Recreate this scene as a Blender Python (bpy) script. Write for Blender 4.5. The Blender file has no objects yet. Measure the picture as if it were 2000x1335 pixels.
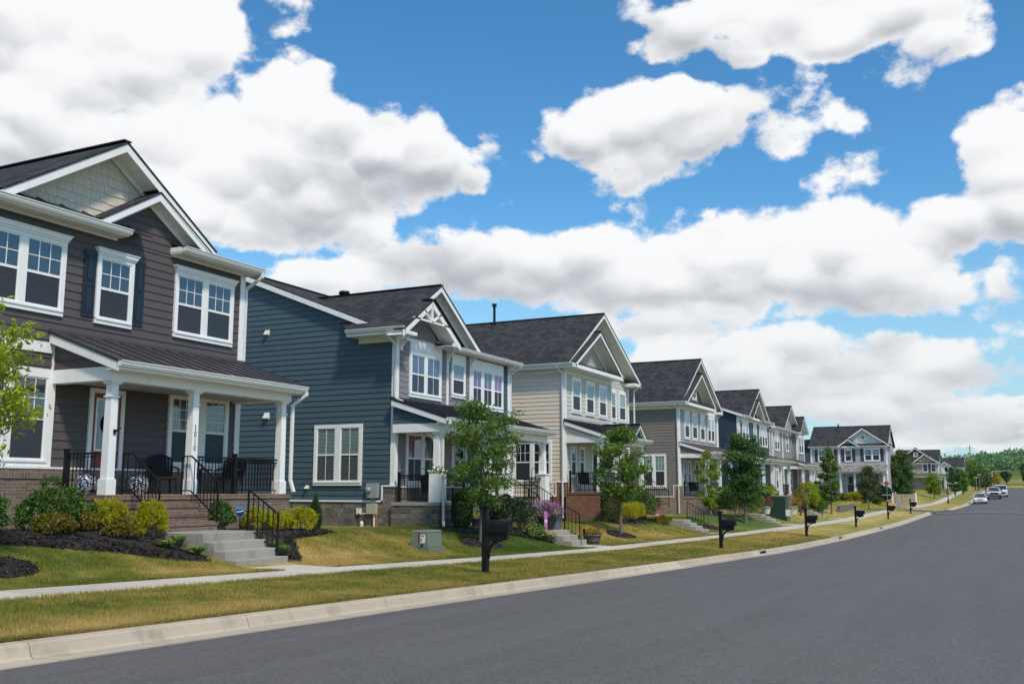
import bpy, math, random
import numpy as np
from mathutils import Vector, Matrix
rad=math.radians
SC=bpy.context.scene; COL=SC.collection
# ------------------------------------------------------------------ camera
cam=bpy.data.cameras.new("camera"); camo=bpy.data.objects.new("camera",cam); COL.objects.link(camo)
YAW=rad(26.3); PITCH=math.atan(287.5/1900)
camo.location=(0,0,0); camo.rotation_euler=(math.pi/2+PITCH,0,YAW)
cam.sensor_width=36; cam.lens=34.2; cam.clip_end=4000; cam.clip_start=.1
SC.camera=camo
# ------------------------------------------------------------------ light
SUN_EL=rad(52); SUN_AZ=rad(124)      # azimuth from +Y towards +X
sd=Vector((math.sin(SUN_AZ)*math.cos(SUN_EL),math.cos(SUN_AZ)*math.cos(SUN_EL),math.sin(SUN_EL)))
sl=bpy.data.lights.new("sun","SUN"); sl.energy=3.3; sl.angle=rad(6); sl.color=(1,.895,.755)
so=bpy.data.objects.new("sun",sl); COL.objects.link(so); so.rotation_euler=(-sd).to_track_quat('-Z','Y').to_euler()
so.location=(0,-20,60)
SC.view_settings.view_transform='Standard'; SC.view_settings.look='None'; SC.view_settings.exposure=0.0; SC.view_settings.gamma=1
SC.cycles.max_bounces=6; SC.cycles.transparent_max_bounces=12; SC.cycles.diffuse_bounces=3; SC.cycles.glossy_bounces=3
# ------------------------------------------------------------------ world: Nishita sky and a layer of cumulus
W=bpy.data.worlds.new("World"); SC.world=W; W.use_nodes=True
class NT:
    def __init__(s,tree): s.t=tree; s.n=tree.nodes; s.l=tree.links
    def new(s,typ,**k):
        n=s.n.new(typ)
        for a,b in k.items(): setattr(n,a,b)
        return n
    def put(s,sock,v):
        if hasattr(v,'links') or hasattr(v,'is_linked'): s.l.new(v,sock)
        else: sock.default_value=v
    def m(s,op,a,b=None,c=None,clamp=False):
        n=s.new('ShaderNodeMath',operation=op); n.use_clamp=clamp
        s.put(n.inputs[0],a)
        if b is not None: s.put(n.inputs[1],b)
        if c is not None: s.put(n.inputs[2],c)
        return n.outputs[0]
    def v(s,op,a,b=None,out=0):
        n=s.new('ShaderNodeVectorMath',operation=op); s.put(n.inputs[0],a)
        if b is not None: s.put(n.inputs[1],b)
        return n.outputs['Value'] if op in('DOT_PRODUCT','LENGTH') else n.outputs[0]
    def noise(s,vec,scale,detail=2,rough=.5,dist=0,out='Fac'):
        n=s.new('ShaderNodeTexNoise'); s.put(n.inputs['Vector'],vec); n.inputs['Scale'].default_value=scale
        n.inputs['Detail'].default_value=detail; n.inputs['Roughness'].default_value=rough; n.inputs['Distortion'].default_value=dist
        return n.outputs[out]
    def mix(s,f,a,b,typ='MIX'):
        n=s.new('ShaderNodeMix',data_type='RGBA',blend_type=typ); s.put(n.inputs[0],f)
        for i,x in((6,a),(7,b)):
            s.put(n.inputs[i],(*x,1) if isinstance(x,tuple) and len(x)==3 else x)
        return n.outputs[2]
    def ramp(s,v,a,b,c=0.,d=1.,smooth=False):
        n=s.new('ShaderNodeMapRange'); n.interpolation_type='SMOOTHSTEP' if smooth else 'LINEAR'
        s.put(n.inputs[0],v); n.inputs[1].default_value=a; n.inputs[2].default_value=b; n.inputs[3].default_value=c; n.inputs[4].default_value=d
        return n.outputs[0]
    def comb(s,x,y,z):
        n=s.new('ShaderNodeCombineXYZ')
        for i,q in enumerate((x,y,z)): s.put(n.inputs[i],q)
        return n.outputs[0]
# cumulus masses: azimuth (deg, right of the street-view heading), elevation (deg), half widths, half heights, tilt
CLOUDS=[(-26.4,22.4,9.2,5.1,0),(-20.2,24.1,3.1,3.4,0),(-27.3,18.3,7.4,3.1,0),(-22.8,17.3,6.4,2.4,0),(-13.6,20.7,3.9,3.1,0),(-15.9,18.9,5.8,3.4,0),(-10.6,19.2,5.8,3.1,-10),(-6.2,18.9,3.4,2.0,0),(-13.5,16.2,6.8,2.2,0),(-3.4,18.6,1.7,1.5,0),(-17.5,15.0,4.2,1.3,0),(-9.5,14.9,3.3,1.1,8),(-0.6,19.8,3.0,1.0,0),(-5.7,21.2,1.3,1.1,0),(9.1,21.0,6.6,2.6,0),(5.7,20.6,3.7,2.2,0),(15.4,21.0,1.6,2.1,0),(8.1,18.6,4.6,1.3,8),(15.1,26.6,7.2,1.7,0),(10.5,26.2,3.4,1.8,0),(13.2,24.8,2.3,1.4,0),(21.4,25.1,5.3,1.5,0),(23.8,23.2,2.9,1.2,0),(7.7,27.2,1.6,1.1,0),(-4.0,13.3,6.1,2.2,0),(1.5,13.0,7.4,2.2,0),(9.2,12.3,7.8,3.3,0),(15.7,12.9,7.7,2.6,0),(20.1,11.7,4.9,2.5,0),(23.2,10.4,2.9,1.2,0),(-10.7,12.2,4.2,1.3,0),(12.2,14.8,2.1,1.2,0),(28.0,16.9,2.7,2.9,0),(28.3,14.2,2.9,1.6,0),(24.7,13.8,2.2,1.6,0),(27.5,10.3,1.5,2.4,0),(8.2,9.3,5.4,1.3,0),(19.9,7.7,4.0,1.4,0),(13.4,6.8,8.0,1.8,0),(23.7,6.2,5.3,1.5,0),(17.6,4.7,9.0,1.4,0),(25.3,3.9,4.9,1.2,0),(27.2,0.8,1.2,0.8,0),(18.1,22.4,0.6,0.6,0),(19.8,20.0,0.8,0.45,-20),(19.5,17.1,1.0,0.35,10),(-13.6,26.8,1.0,0.4,0),(7.1,16.5,1.8,0.6,0),(-0.0,16.5,1.2,0.4,0)]
def build_world():
    t=NT(W.node_tree); t.n.clear()
    sky=t.new('ShaderNodeTexSky',sky_type='NISHITA'); sky.sun_disc=False; sky.sun_elevation=SUN_EL; sky.sun_rotation=SUN_AZ
    sky.air_density=1.0; sky.dust_density=.6; sky.ozone_density=2.2; sky.altitude=100
    d=t.new('ShaderNodeTexCoord').outputs['Generated']
    h=(-math.sin(YAW),math.cos(YAW),0.); r=(math.cos(YAW),math.sin(YAW),0.)
    x=t.v('DOT_PRODUCT',d,r); y=t.v('DOT_PRODUCT',d,h)
    z=t.v('DOT_PRODUCT',d,(0.,0.,1.))
    az=t.m('ARCTAN2',x,y); el=t.m('ARCSINE',z)
    warp=t.noise(d,9,2,.5,out='Color')
    p=t.comb(az,el,0.)
    wv=t.v('MULTIPLY',t.v('SUBTRACT',warp,(.5,.5,.5)),(.055,.04,0.))
    p=t.v('ADD',p,wv)
    B=None;S=None;Wt=None
    for (a,e,ra,re,tl) in CLOUDS:
        a,e,ra,re,tl=map(rad,(a,e,ra*1.13,re*1.16,tl))
        ca,sa=math.cos(tl),math.sin(tl)
        q=t.v('SUBTRACT',p,(a,e,0.))
        u=t.v('DOT_PRODUCT',q,(ca/ra,sa/ra,0.)); v=t.v('DOT_PRODUCT',q,(-sa/re,ca/re,0.))
        am=min(1.,.34*math.degrees(min(ra,re*1.5))-.18)
        b=t.m('SUBTRACT',am,t.m('MULTIPLY',t.m('MULTIPLY_ADD',u,u,t.m('MULTIPLY',v,v)),am))
        w=t.m('MAXIMUM',b,0.)
        ws=t.m('MULTIPLY',w,t.m('ADD',v,0.))
        B=b if B is None else t.m('SMOOTH_MAX',B,b,.25)
        Wt=w if Wt is None else t.m('ADD',Wt,w); S=ws if S is None else t.m('ADD',S,ws)
    # unseen sky behind the camera and overhead: loose noise clouds added for ambient light
    back=t.ramp(t.m('ABSOLUTE',az),.62,.95,0,1,True); over=t.ramp(el,.48,.62,0,1,True)
    gen=t.ramp(t.noise(d,2.3,3,.5),.47,.68,-1.,1.)
    band=t.m('MULTIPLY',t.m('SUBTRACT',t.noise(t.v('MULTIPLY',d,(1.,1.,5.)),7.5,4,.55),.41),t.ramp(el,.10,.19,5.,0.,True))
    B=t.m('SUBTRACT',t.m('MAXIMUM',t.m('MAXIMUM',B,-.62),t.m('MINIMUM',t.m('SUBTRACT',band,t.ramp(el,.10,.19,0.,.7)),.6)),-.03)
    bo=t.m('MAXIMUM',back,over)
    B=t.m('ADD',t.m('MULTIPLY',B,t.m('SUBTRACT',1.,bo)),t.m('MULTIPLY',gen,bo))
    dz=t.v('MULTIPLY',d,(1.,1.,1.35))
    def vor(vec,sc):
        n=t.new('ShaderNodeTexVoronoi'); n.feature='F1'; n.inputs['Scale'].default_value=sc; t.put(n.inputs['Vector'],vec); return n.outputs['Distance']
    wob=t.v('ADD',dz,t.v('MULTIPLY',t.v('SUBTRACT',t.noise(dz,30,3,.55,out='Color'),(.5,.5,.5)),(.03,.03,.03)))
    f1=t.noise(dz,11,9,.56); f3=t.noise(dz,5.5,2,.5)
    v1=vor(wob,17.); v1b=vor(t.v('ADD',wob,(.006,-.006,.020)),17.); v2=vor(wob,42.)
    edge=t.m('ADD',t.m('MULTIPLY',t.m('SUBTRACT',f1,.5),2.1),t.m('ADD',t.m('MULTIPLY',t.m('SUBTRACT',.42,v1),.55),t.m('ADD',t.m('MULTIPLY',t.m('SUBTRACT',.42,v2),.35),t.m('MULTIPLY',t.m('SUBTRACT',t.noise(dz,34,7,.62),.5),.95))))
    den=t.m('ADD',B,t.m('ADD',edge,t.m('MULTIPLY',t.m('SUBTRACT',f3,.5),.9)))
    alpha=t.ramp(den,-.10,.30,0,1,True)
    vn=t.m('DIVIDE',S,t.m('ADD',Wt,.12))
    rel=t.m('MULTIPLY',t.m('SUBTRACT',v1b,v1),1.0)
    sh=t.m('ADD',t.m('ADD',t.m('MULTIPLY',vn,1.15),rel),t.m('ADD',t.m('MULTIPLY',t.m('SUBTRACT',f3,.5),1.3),t.m('MULTIPLY',t.m('SUBTRACT',f1,.5),.55)))
    thick=t.ramp(t.m('ADD',B,t.m('MULTIPLY',edge,.5)),-.05,.75,0,1,True)
    lit=t.ramp(sh,-.85,.38,0,1,True)
    lit=t.m('SUBTRACT',1.,t.m('MULTIPLY',t.m('SUBTRACT',1.,lit),thick))
    hz=t.ramp(el,.0,.30,1,0,True)
    cw=t.mix(hz,(.97,.975,.985),(.86,.875,.89)); cg=t.mix(hz,(.45,.475,.515),(.55,.59,.63))
    cc=t.mix(lit,cg,cw)
    hsv=t.new('ShaderNodeHueSaturation'); hsv.inputs['Saturation'].default_value=1.22; hsv.inputs['Value'].default_value=.155
    t.l.new(sky.outputs[0],hsv.inputs['Color'])
    blue=t.mix(t.ramp(el,.0,.30,.75,0,True),t.mix(1.,hsv.outputs[0],(.74,1.04,1.06),'MULTIPLY'),(.46,.655,.77))
    col=t.mix(t.m('MULTIPLY',alpha,t.ramp(el,.0,.05,.55,.985)),blue,cc)
    bg=t.new('ShaderNodeBackground'); t.l.new(col,bg.inputs['Color']); bg.inputs['Strength'].default_value=1.0
    out=t.new('ShaderNodeOutputWorld'); t.l.new(bg.outputs[0],out.inputs['Surface'])
build_world()

# ------------------------------------------------------------------ mesh builder
ORG={}
class MB:
    def __init__(s): s.v=[]; s.f=[]; s.sm=[]
    def poly(s,pts,smooth=False):
        n=len(s.v); s.v.extend([tuple(p) for p in pts]); s.f.append(tuple(range(n,n+len(pts)))); s.sm.append(smooth)
    def grid(s,rows,closed=False,smooth=True):
        n=len(s.v); m=len(rows[0])
        for r in rows: s.v.extend([tuple(p) for p in r])
        for i in range(len(rows)-1):
            for j in range(m if closed else m-1):
                k=(j+1)%m
                s.f.append((n+i*m+j,n+i*m+k,n+(i+1)*m+k,n+(i+1)*m+j)); s.sm.append(smooth)
    def box(s,x0,x1,y0,y1,z0,z1):
        a=[(x0,y0,z0),(x1,y0,z0),(x1,y1,z0),(x0,y1,z0)]; b=[(x,y,z1) for x,y,_ in a]
        s.hull(a,b)
    def hull(s,a,b,smooth=False):
        n=len(s.v); m=len(a); s.v.extend([tuple(p) for p in a]); s.v.extend([tuple(p) for p in b])
        s.f.append(tuple(range(n+m-1,n-1,-1))); s.f.append(tuple(range(n+m,n+2*m))); s.sm+= [False,False]
        for i in range(m):
            j=(i+1)%m; s.f.append((n+i,n+j,n+m+j,n+m+i)); s.sm.append(smooth)
    def bar(s,p,q,w,h,up=(0,0,1)):
        p=Vector(p);q=Vector(q);d=(q-p).normalized(); u=Vector(up)
        if abs(d.dot(u))>.99: u=Vector((0,1,0)) if abs(d.y)<.9 else Vector((1,0,0))
        a=d.cross(u).normalized()*w/2; b=a.cross(d).normalized()*h/2
        s.hull([p-a-b,p+a-b,p+a+b,p-a+b],[q-a-b,q+a-b,q+a+b,q-a+b])
    def tube(s,pts,r,n=8,cap=True):
        pts=[Vector(p) for p in pts]; rs=r if isinstance(r,(list,tuple)) else [r]*len(pts); rows=[]
        pu=None
        for i,p in enumerate(pts):
            d=(pts[min(i+1,len(pts)-1)]-pts[max(i-1,0)]).normalized()
            u=Vector((0,0,1)) if abs(d.z)<.95 else Vector((0,1,0))
            a=d.cross(u).normalized(); b=a.cross(d).normalized()
            if pu is not None and a.dot(pu)<0: a,b=-a,-b
            pu=a
            rows.append([p+(a*math.cos(t)+b*math.sin(t))*rs[i] for t in [2*math.pi*k/n for k in range(n)]])
        s.grid(rows,True)
        if cap: s.poly(rows[0][::-1]); s.poly(rows[-1])
    def lathe(s,prof,c=(0,0,0),n=20,smooth=True):
        rows=[[(c[0]+r*math.cos(2*math.pi*k/n),c[1]+r*math.sin(2*math.pi*k/n),c[2]+z) for k in range(n)] for r,z in prof]
        s.grid(rows,True,smooth)
        if prof[0][0]>1e-4: s.poly(rows[0][::-1])
        if prof[-1][0]>1e-4: s.poly(rows[-1])
    def ball(s,c,rx,ry,rz,n=12):
        s_=[( math.cos(a),math.sin(a)) for a in [math.pi*(-.5+i/n) for i in range(n+1)]]
        s.grid([[(c[0]+rx*cr*math.cos(2*math.pi*k/(2*n)),c[1]+ry*cr*math.sin(2*math.pi*k/(2*n)),c[2]+rz*zz) for k in range(2*n)] for cr,zz in s_],True)
    def raw(s,V,F):
        n=len(s.v); s.v.extend(map(tuple,V)); s.f.extend([tuple(n+i for i in f) for f in F]); s.sm+= [False]*len(F)
    def build(s,name,m,parent=None,bev=0,mods=None):
        me=bpy.data.meshes.new(name); o=Vector((0,0,0)) if parent is None else ORG[parent.name]
        me.from_pydata([(x-o.x,y-o.y,z-o.z) for x,y,z in s.v],[],s.f); me.materials.append(m)
        me.polygons.foreach_set('use_smooth',s.sm); me.update()
        ob=bpy.data.objects.new(name,me); COL.objects.link(ob)
        if parent is not None: ob.parent=parent; ORG[ob.name]=o
        else: ORG[ob.name]=Vector((0,0,0))
        if bev:
            b=ob.modifiers.new('bevel','BEVEL'); b.width=bev; b.segments=2; b.limit_method='ANGLE'
        return ob
def tag(o,label=None,cat=None,group=None,kind=None):
    for k,v in(('label',label),('category',cat),('group',group),('kind',kind)):
        if v: o[k]=v
    return o
def thing(name,label,cat,loc,group=None,rz=0,mesh_origin=None):
    o=bpy.data.objects.new(name,None); COL.objects.link(o); o.location=loc; o.rotation_euler=(0,0,rz); o.empty_display_size=.2
    ORG[o.name]=Vector(loc if mesh_origin is None else mesh_origin)
    return tag(o,label,cat,group)
def npmesh(name,V,F,m,parent=None,local=False,kcol=None,smooth=False):
    """mesh from numpy arrays, F is (n,3) or (n,4)"""
    V=np.asarray(V,np.float32)
    if parent is not None and not local: V=V-np.array(ORG[parent.name],np.float32)
    me=bpy.data.meshes.new(name); F=np.asarray(F,np.int32); k=F.shape[1]
    me.vertices.add(len(V)); me.vertices.foreach_set('co',V.ravel())
    me.loops.add(F.size); me.loops.foreach_set('vertex_index',F.ravel())
    me.polygons.add(len(F)); me.polygons.foreach_set('loop_start',np.arange(0,F.size,k,dtype=np.int32))
    if smooth: me.polygons.foreach_set('use_smooth',np.ones(len(F),bool))
    if kcol is not None:
        a=me.attributes.new('dry','FLOAT','POINT'); a.data.foreach_set('value',np.asarray(kcol,np.float32))
    me.update(calc_edges=True); me.materials.append(m)
    ob=bpy.data.objects.new(name,me); COL.objects.link(ob)
    if parent is not None: ob.parent=parent; ORG[ob.name]=ORG[parent.name]
    else: ORG[ob.name]=Vector((0,0,0))
    return ob
# ------------------------------------------------------------------ materials
def newmat(name):
    m=bpy.data.materials.new(name); m.use_nodes=True; t=NT(m.node_tree); t.n.clear()
    b=t.new('ShaderNodeBsdfPrincipled'); o=t.new('ShaderNodeOutputMaterial'); t.l.new(b.outputs[0],o.inputs[0])
    return m,t,b
def coords(t,kind='Object'): return t.new('ShaderNodeTexCoord').outputs[kind]
def bump(t,b,h,strength=.4,dist=.01):
    n=t.new('ShaderNodeBump'); n.inputs['Strength'].default_value=strength; n.inputs['Distance'].default_value=dist
    t.put(n.inputs['Height'],h); t.l.new(n.outputs[0],b.inputs['Normal'])
def paint(name,c,rough=.5,var=.06,scale=3.,spec=.4,fine=60,bumps=.15,metal=0,isl=0.):
    m,t,b=newmat(name); p=coords(t)
    f=t.noise(p,scale,4,.6); g=t.noise(p,fine,2,.5)
    r=t.new('ShaderNodeNewGeometry').outputs['Random Per Island'] if isl else .5
    k=t.m('ADD',t.m('ADD',t.m('MULTIPLY',t.m('SUBTRACT',f,.5),var*2),t.m('MULTIPLY',t.m('SUBTRACT',g,.5),var)),t.m('MULTIPLY',t.m('SUBTRACT',r,.5),isl))
    if isl: k=t.m('SUBTRACT',k,t.m('MULTIPLY',t.ramp(t.noise(t.v('MULTIPLY',p,(5.,5.,.35)),1.2,4,.6),.55,.78),.13))
    col=t.mix(1.,c,t.comb(*[t.m('ADD',1.,k)]*3),'MULTIPLY')
    t.l.new(col,b.inputs['Base Color']); b.inputs['Roughness'].default_value=rough; b.inputs['Specular IOR Level'].default_value=spec; b.inputs['Metallic'].default_value=metal
    if bumps: bump(t,b,g,bumps,.004)
    return m
def planar(t):
    """surface coordinates (along, up) for walls facing either way and for roof slopes"""
    p=t.new('ShaderNodeSeparateXYZ'); t.l.new(coords(t),p.inputs[0])
    n=t.new('ShaderNodeSeparateXYZ'); t.l.new(coords(t,'Normal'),n.inputs[0])
    k=t.m('GREATER_THAN',t.m('ABSOLUTE',n.outputs[0]),t.m('ABSOLUTE',n.outputs[1]))
    flat=t.m('GREATER_THAN',t.m('ABSOLUTE',n.outputs[2]),.95)
    u=t.m('ADD',t.m('MULTIPLY',p.outputs[1],k),t.m('MULTIPLY',p.outputs[0],t.m('SUBTRACT',1.,k)))
    w=t.m('ADD',t.m('MULTIPLY',p.outputs[2],t.m('SUBTRACT',1.,flat)),t.m('MULTIPLY',p.outputs[1],flat))
    u=t.m('ADD',t.m('MULTIPLY',u,t.m('SUBTRACT',1.,flat)),t.m('MULTIPLY',p.outputs[0],flat))
    return u,w
def brickmat(name,c1,c2,mortar,bw=.21,rh=.072,ms=.011,rough=.85,offset=.5,bias=0.,var=.35,bumpd=.008):
    m,t,b=newmat(name); u,w=planar(t); vec=t.comb(u,w,0.)
    n=t.new('ShaderNodeTexBrick'); n.offset=offset
    t.l.new(vec,n.inputs['Vector'])
    for k,v in(('Color1',(*c1,1)),('Color2',(*c2,1)),('Mortar',(*mortar,1)),('Scale',1.),('Mortar Size',ms/2),('Mortar Smooth',.3),('Bias',bias),('Brick Width',bw),('Row Height',rh)): n.inputs[k].default_value=v
    f=t.noise(coords(t),28,4,.65); g=t.noise(coords(t),1.1,3,.5)
    k=t.m('ADD',1.,t.m('ADD',t.m('MULTIPLY',t.m('SUBTRACT',f,.5),var),t.m('MULTIPLY',t.m('SUBTRACT',g,.5),var)))
    t.l.new(t.mix(1.,n.outputs['Color'],t.comb(k,k,k),'MULTIPLY'),b.inputs['Base Color']); b.inputs['Roughness'].default_value=rough
    b.inputs['Specular IOR Level'].default_value=.2
    bump(t,b,t.m('ADD',t.m('MULTIPLY',n.outputs['Fac'],-1.),t.m('MULTIPLY',f,.5)),.8,bumpd)
    return m
def roofmat(name,c,var=.38):
    m,t,b=newmat(name); u,w=planar(t)
    jit=t.m('MULTIPLY',t.noise(t.comb(t.m('MULTIPLY',u,.0),t.m('MULTIPLY',w,1.),0.),7.,0),1.)
    n=t.new('ShaderNodeTexBrick'); n.offset=.37; n.offset_frequency=2; n.squash=.7; n.squash_frequency=3
    t.l.new(t.comb(u,w,0.),n.inputs['Vector'])
    for k,v in(('Color1',(.55,.55,.55,1)),('Color2',(1.35,1.35,1.35,1)),('Mortar',(.35,.35,.35,1)),('Scale',1.),('Mortar Size',.006),('Mortar Smooth',.4),('Bias',0.),('Brick Width',.34),('Row Height',.105)): n.inputs[k].default_value=v
    f=t.noise(t.comb(t.m('MULTIPLY',u,2.2),t.m('MULTIPLY',w,9.),0.),5,4,.7); g=t.noise(coords(t),170,2,.6)
    k=t.m('MULTIPLY',t.ramp(f,.3,.7,1-var,1+var),t.ramp(g,.3,.7,.75,1.25))
    col=t.mix(1.,t.mix(1.,c,n.outputs['Color'],'MULTIPLY'),t.comb(k,k,k),'MULTIPLY')
    t.l.new(col,b.inputs['Base Color']); b.inputs['Roughness'].default_value=.9; b.inputs['Specular IOR Level'].default_value=.25
    bump(t,b,t.m('ADD',n.outputs['Color'],t.m('MULTIPLY',g,.5)),.5,.012)
    return m
def leafmat(name,ca,cb,cc=None,trans=.35,rough=.5,vscale=1.3):
    m,t,b=newmat(name)
    r=t.new('ShaderNodeNewGeometry').outputs['Random Per Island']
    f=t.noise(coords(t),vscale,3,.6)
    k=t.m('ADD',t.m('MULTIPLY',r,.6),t.ramp(f,.3,.7,-.1,.5),clamp=True)
    col=t.mix(k,ca,cb)
    if cc: col=t.mix(t.m('GREATER_THAN',t.m('FRACT',t.m('MULTIPLY',r,17.3)),.93),col,cc)
    t.l.new(col,b.inputs['Base Color']); b.inputs['Roughness'].default_value=rough; b.inputs['Specular IOR Level'].default_value=.35
    tr=t.new('ShaderNodeBsdfTranslucent'); t.l.new(t.mix(.5,col,(.9,.95,.3),'MULTIPLY'),tr.inputs[0])
    mx=t.new('ShaderNodeMixShader'); mx.inputs[0].default_value=trans
    t.l.new(b.outputs[0],mx.inputs[1]); t.l.new(tr.outputs[0],mx.inputs[2])
    o=[n for n in t.n if n.type=='OUTPUT_MATERIAL'][0]; t.l.new(mx.outputs[0],o.inputs[0])
    return m
def glassmat(name,tint=(.72,.80,.82),f0=.16):
    m,t,b=newmat(name)
    tr=t.new('ShaderNodeBsdfTransparent'); tr.inputs[0].default_value=(*tint,1)
    gl=t.new('ShaderNodeBsdfGlossy'); gl.inputs['Roughness'].default_value=.015; gl.inputs[0].default_value=(.92,.96,1,1)
    lw=t.new('ShaderNodeLayerWeight'); lw.inputs[0].default_value=.5; fr=t.m('ADD',f0,t.m('MULTIPLY',t.m('POWER',lw.outputs['Facing'],5.),1.-f0))
    nb=t.new('ShaderNodeBump'); nb.inputs['Strength'].default_value=.05; nb.inputs['Distance'].default_value=.02
    t.l.new(t.noise(coords(t),1.5,2,.5),nb.inputs['Height']); t.l.new(nb.outputs[0],gl.inputs['Normal'])
    mx=t.new('ShaderNodeMixShader'); t.l.new(fr,mx.inputs[0]); t.l.new(tr.outputs[0],mx.inputs[1]); t.l.new(gl.outputs[0],mx.inputs[2])
    o=[n for n in t.n if n.type=='OUTPUT_MATERIAL'][0]; t.l.new(mx.outputs[0],o.inputs[0])
    return m
def concretemat(name,c,var=.16,stain=.25,scale=1.2):
    m,t,b=newmat(name); p=coords(t)
    f=t.noise(p,scale,5,.65); g=t.noise(p,90,3,.6); s=t.noise(t.v('MULTIPLY',p,(2.,2.,.7)),1.6,4,.6,.6)
    k=t.m('ADD',1.,t.m('ADD',t.m('MULTIPLY',t.m('SUBTRACT',f,.5),var*2),t.m('MULTIPLY',t.m('SUBTRACT',g,.5),var*1.4)))
    k=t.m('MULTIPLY',k,t.ramp(s,.52,.75,1.,1-stain)); k=t.m('MULTIPLY',k,t.ramp(t.new('ShaderNodeNewGeometry').outputs['Random Per Island'],0.,1.,.88,1.1))
    t.l.new(t.mix(1.,c,t.comb(k,k,t.m('MULTIPLY',k,.985)),'MULTIPLY'),b.inputs['Base Color']); b.inputs['Roughness'].default_value=.88; b.inputs['Specular IOR Level'].default_value=.25
    bump(t,b,t.m('ADD',g,f),.3,.006)
    return m
def stonemat(name):
    m,t,b=newmat(name); u,w=planar(t)
    wob=t.noise(coords(t),3,2,.5,out='Color')
    vec=t.v('ADD',t.comb(u,w,0.),t.v('MULTIPLY',t.v('SUBTRACT',wob,(.5,.5,.5)),(.05,.03,0.)))
    n=t.new('ShaderNodeTexBrick'); n.offset=.43; n.squash=.6; n.squash_frequency=2; t.l.new(vec,n.inputs['Vector'])
    for k,v in(('Color1',(.10,.088,.082,1)),('Color2',(.235,.215,.20,1)),('Mortar',(.30,.29,.27,1)),('Scale',1.),('Mortar Size',.006),('Mortar Smooth',.5),('Brick Width',.42),('Row Height',.17)): n.inputs[k].default_value=v
    f=t.noise(coords(t),11,5,.7); h=t.noise(coords(t),2.2,2,.5)
    k=t.ramp(f,.25,.75,.55,1.4)
    col=t.mix(t.ramp(h,.4,.65,0,.5),n.outputs['Color'],(.21,.165,.13))
    t.l.new(t.mix(1.,col,t.comb(k,k,k),'MULTIPLY'),b.inputs['Base Color']); b.inputs['Roughness'].default_value=.9
    bump(t,b,t.m('ADD',t.m('MULTIPLY',n.outputs['Fac'],-1.5),t.m('MULTIPLY',f,1.6)),1.,.03)
    return m
def grassmat(name,blade=False):
    m,t,b=newmat(name); p=coords(t)
    at=t.new('ShaderNodeAttribute'); at.attribute_name='dry'
    f=t.noise(p,.45,4,.6); f2=t.noise(p,2.6,3,.6); g=t.noise(p,45,2,.6)
    dry=t.m('ADD',at.outputs['Fac'],t.m('ADD',t.m('MULTIPLY',t.m('SUBTRACT',f,.5),1.25),t.m('MULTIPLY',t.m('SUBTRACT',f2,.5),1.0)))
    r=t.new('ShaderNodeNewGeometry').outputs['Random Per Island'] if blade else g
    dry=t.m('ADD',dry,t.m('MULTIPLY',t.m('SUBTRACT',r,.5),.75 if blade else .5))
    cr=t.new('ShaderNodeValToRGB'); e=cr.color_ramp.elements
    cols=[(-0.0,(.085,.140,.026)),(.28,(.150,.200,.036)),(.52,(.295,.262,.050)),(.75,(.42,.325,.095)),(1.,(.55,.40,.15))]
    e[0].position=0; e[0].color=(*cols[0][1],1); e[1].position=1; e[1].color=(*cols[-1][1],1)
    for q,c in cols[1:-1]:
        x=e.new(q); x.color=(*c,1)
    t.l.new(t.m('MULTIPLY',dry,1.,clamp=True),cr.inputs[0])
    col=cr.outputs[0]
    if not blade:
        k=t.ramp(g,.3,.7,.6,1.15); col=t.mix(1.,col,t.comb(k,k,k),'MULTIPLY'); bump(t,b,g,.8,.03)
    t.l.new(col,b.inputs['Base Color']); b.inputs['Roughness'].default_value=.7; b.inputs['Specular IOR Level'].default_value=.15
    if blade:
        tr=t.new('ShaderNodeBsdfTranslucent'); t.l.new(col,tr.inputs[0]); mx=t.new('ShaderNodeMixShader'); mx.inputs[0].default_value=.35
        t.l.new(b.outputs[0],mx.inputs[1]); t.l.new(tr.outputs[0],mx.inputs[2])
        o=[n for n in t.n if n.type=='OUTPUT_MATERIAL'][0]; t.l.new(mx.outputs[0],o.inputs[0])
    return m
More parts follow.
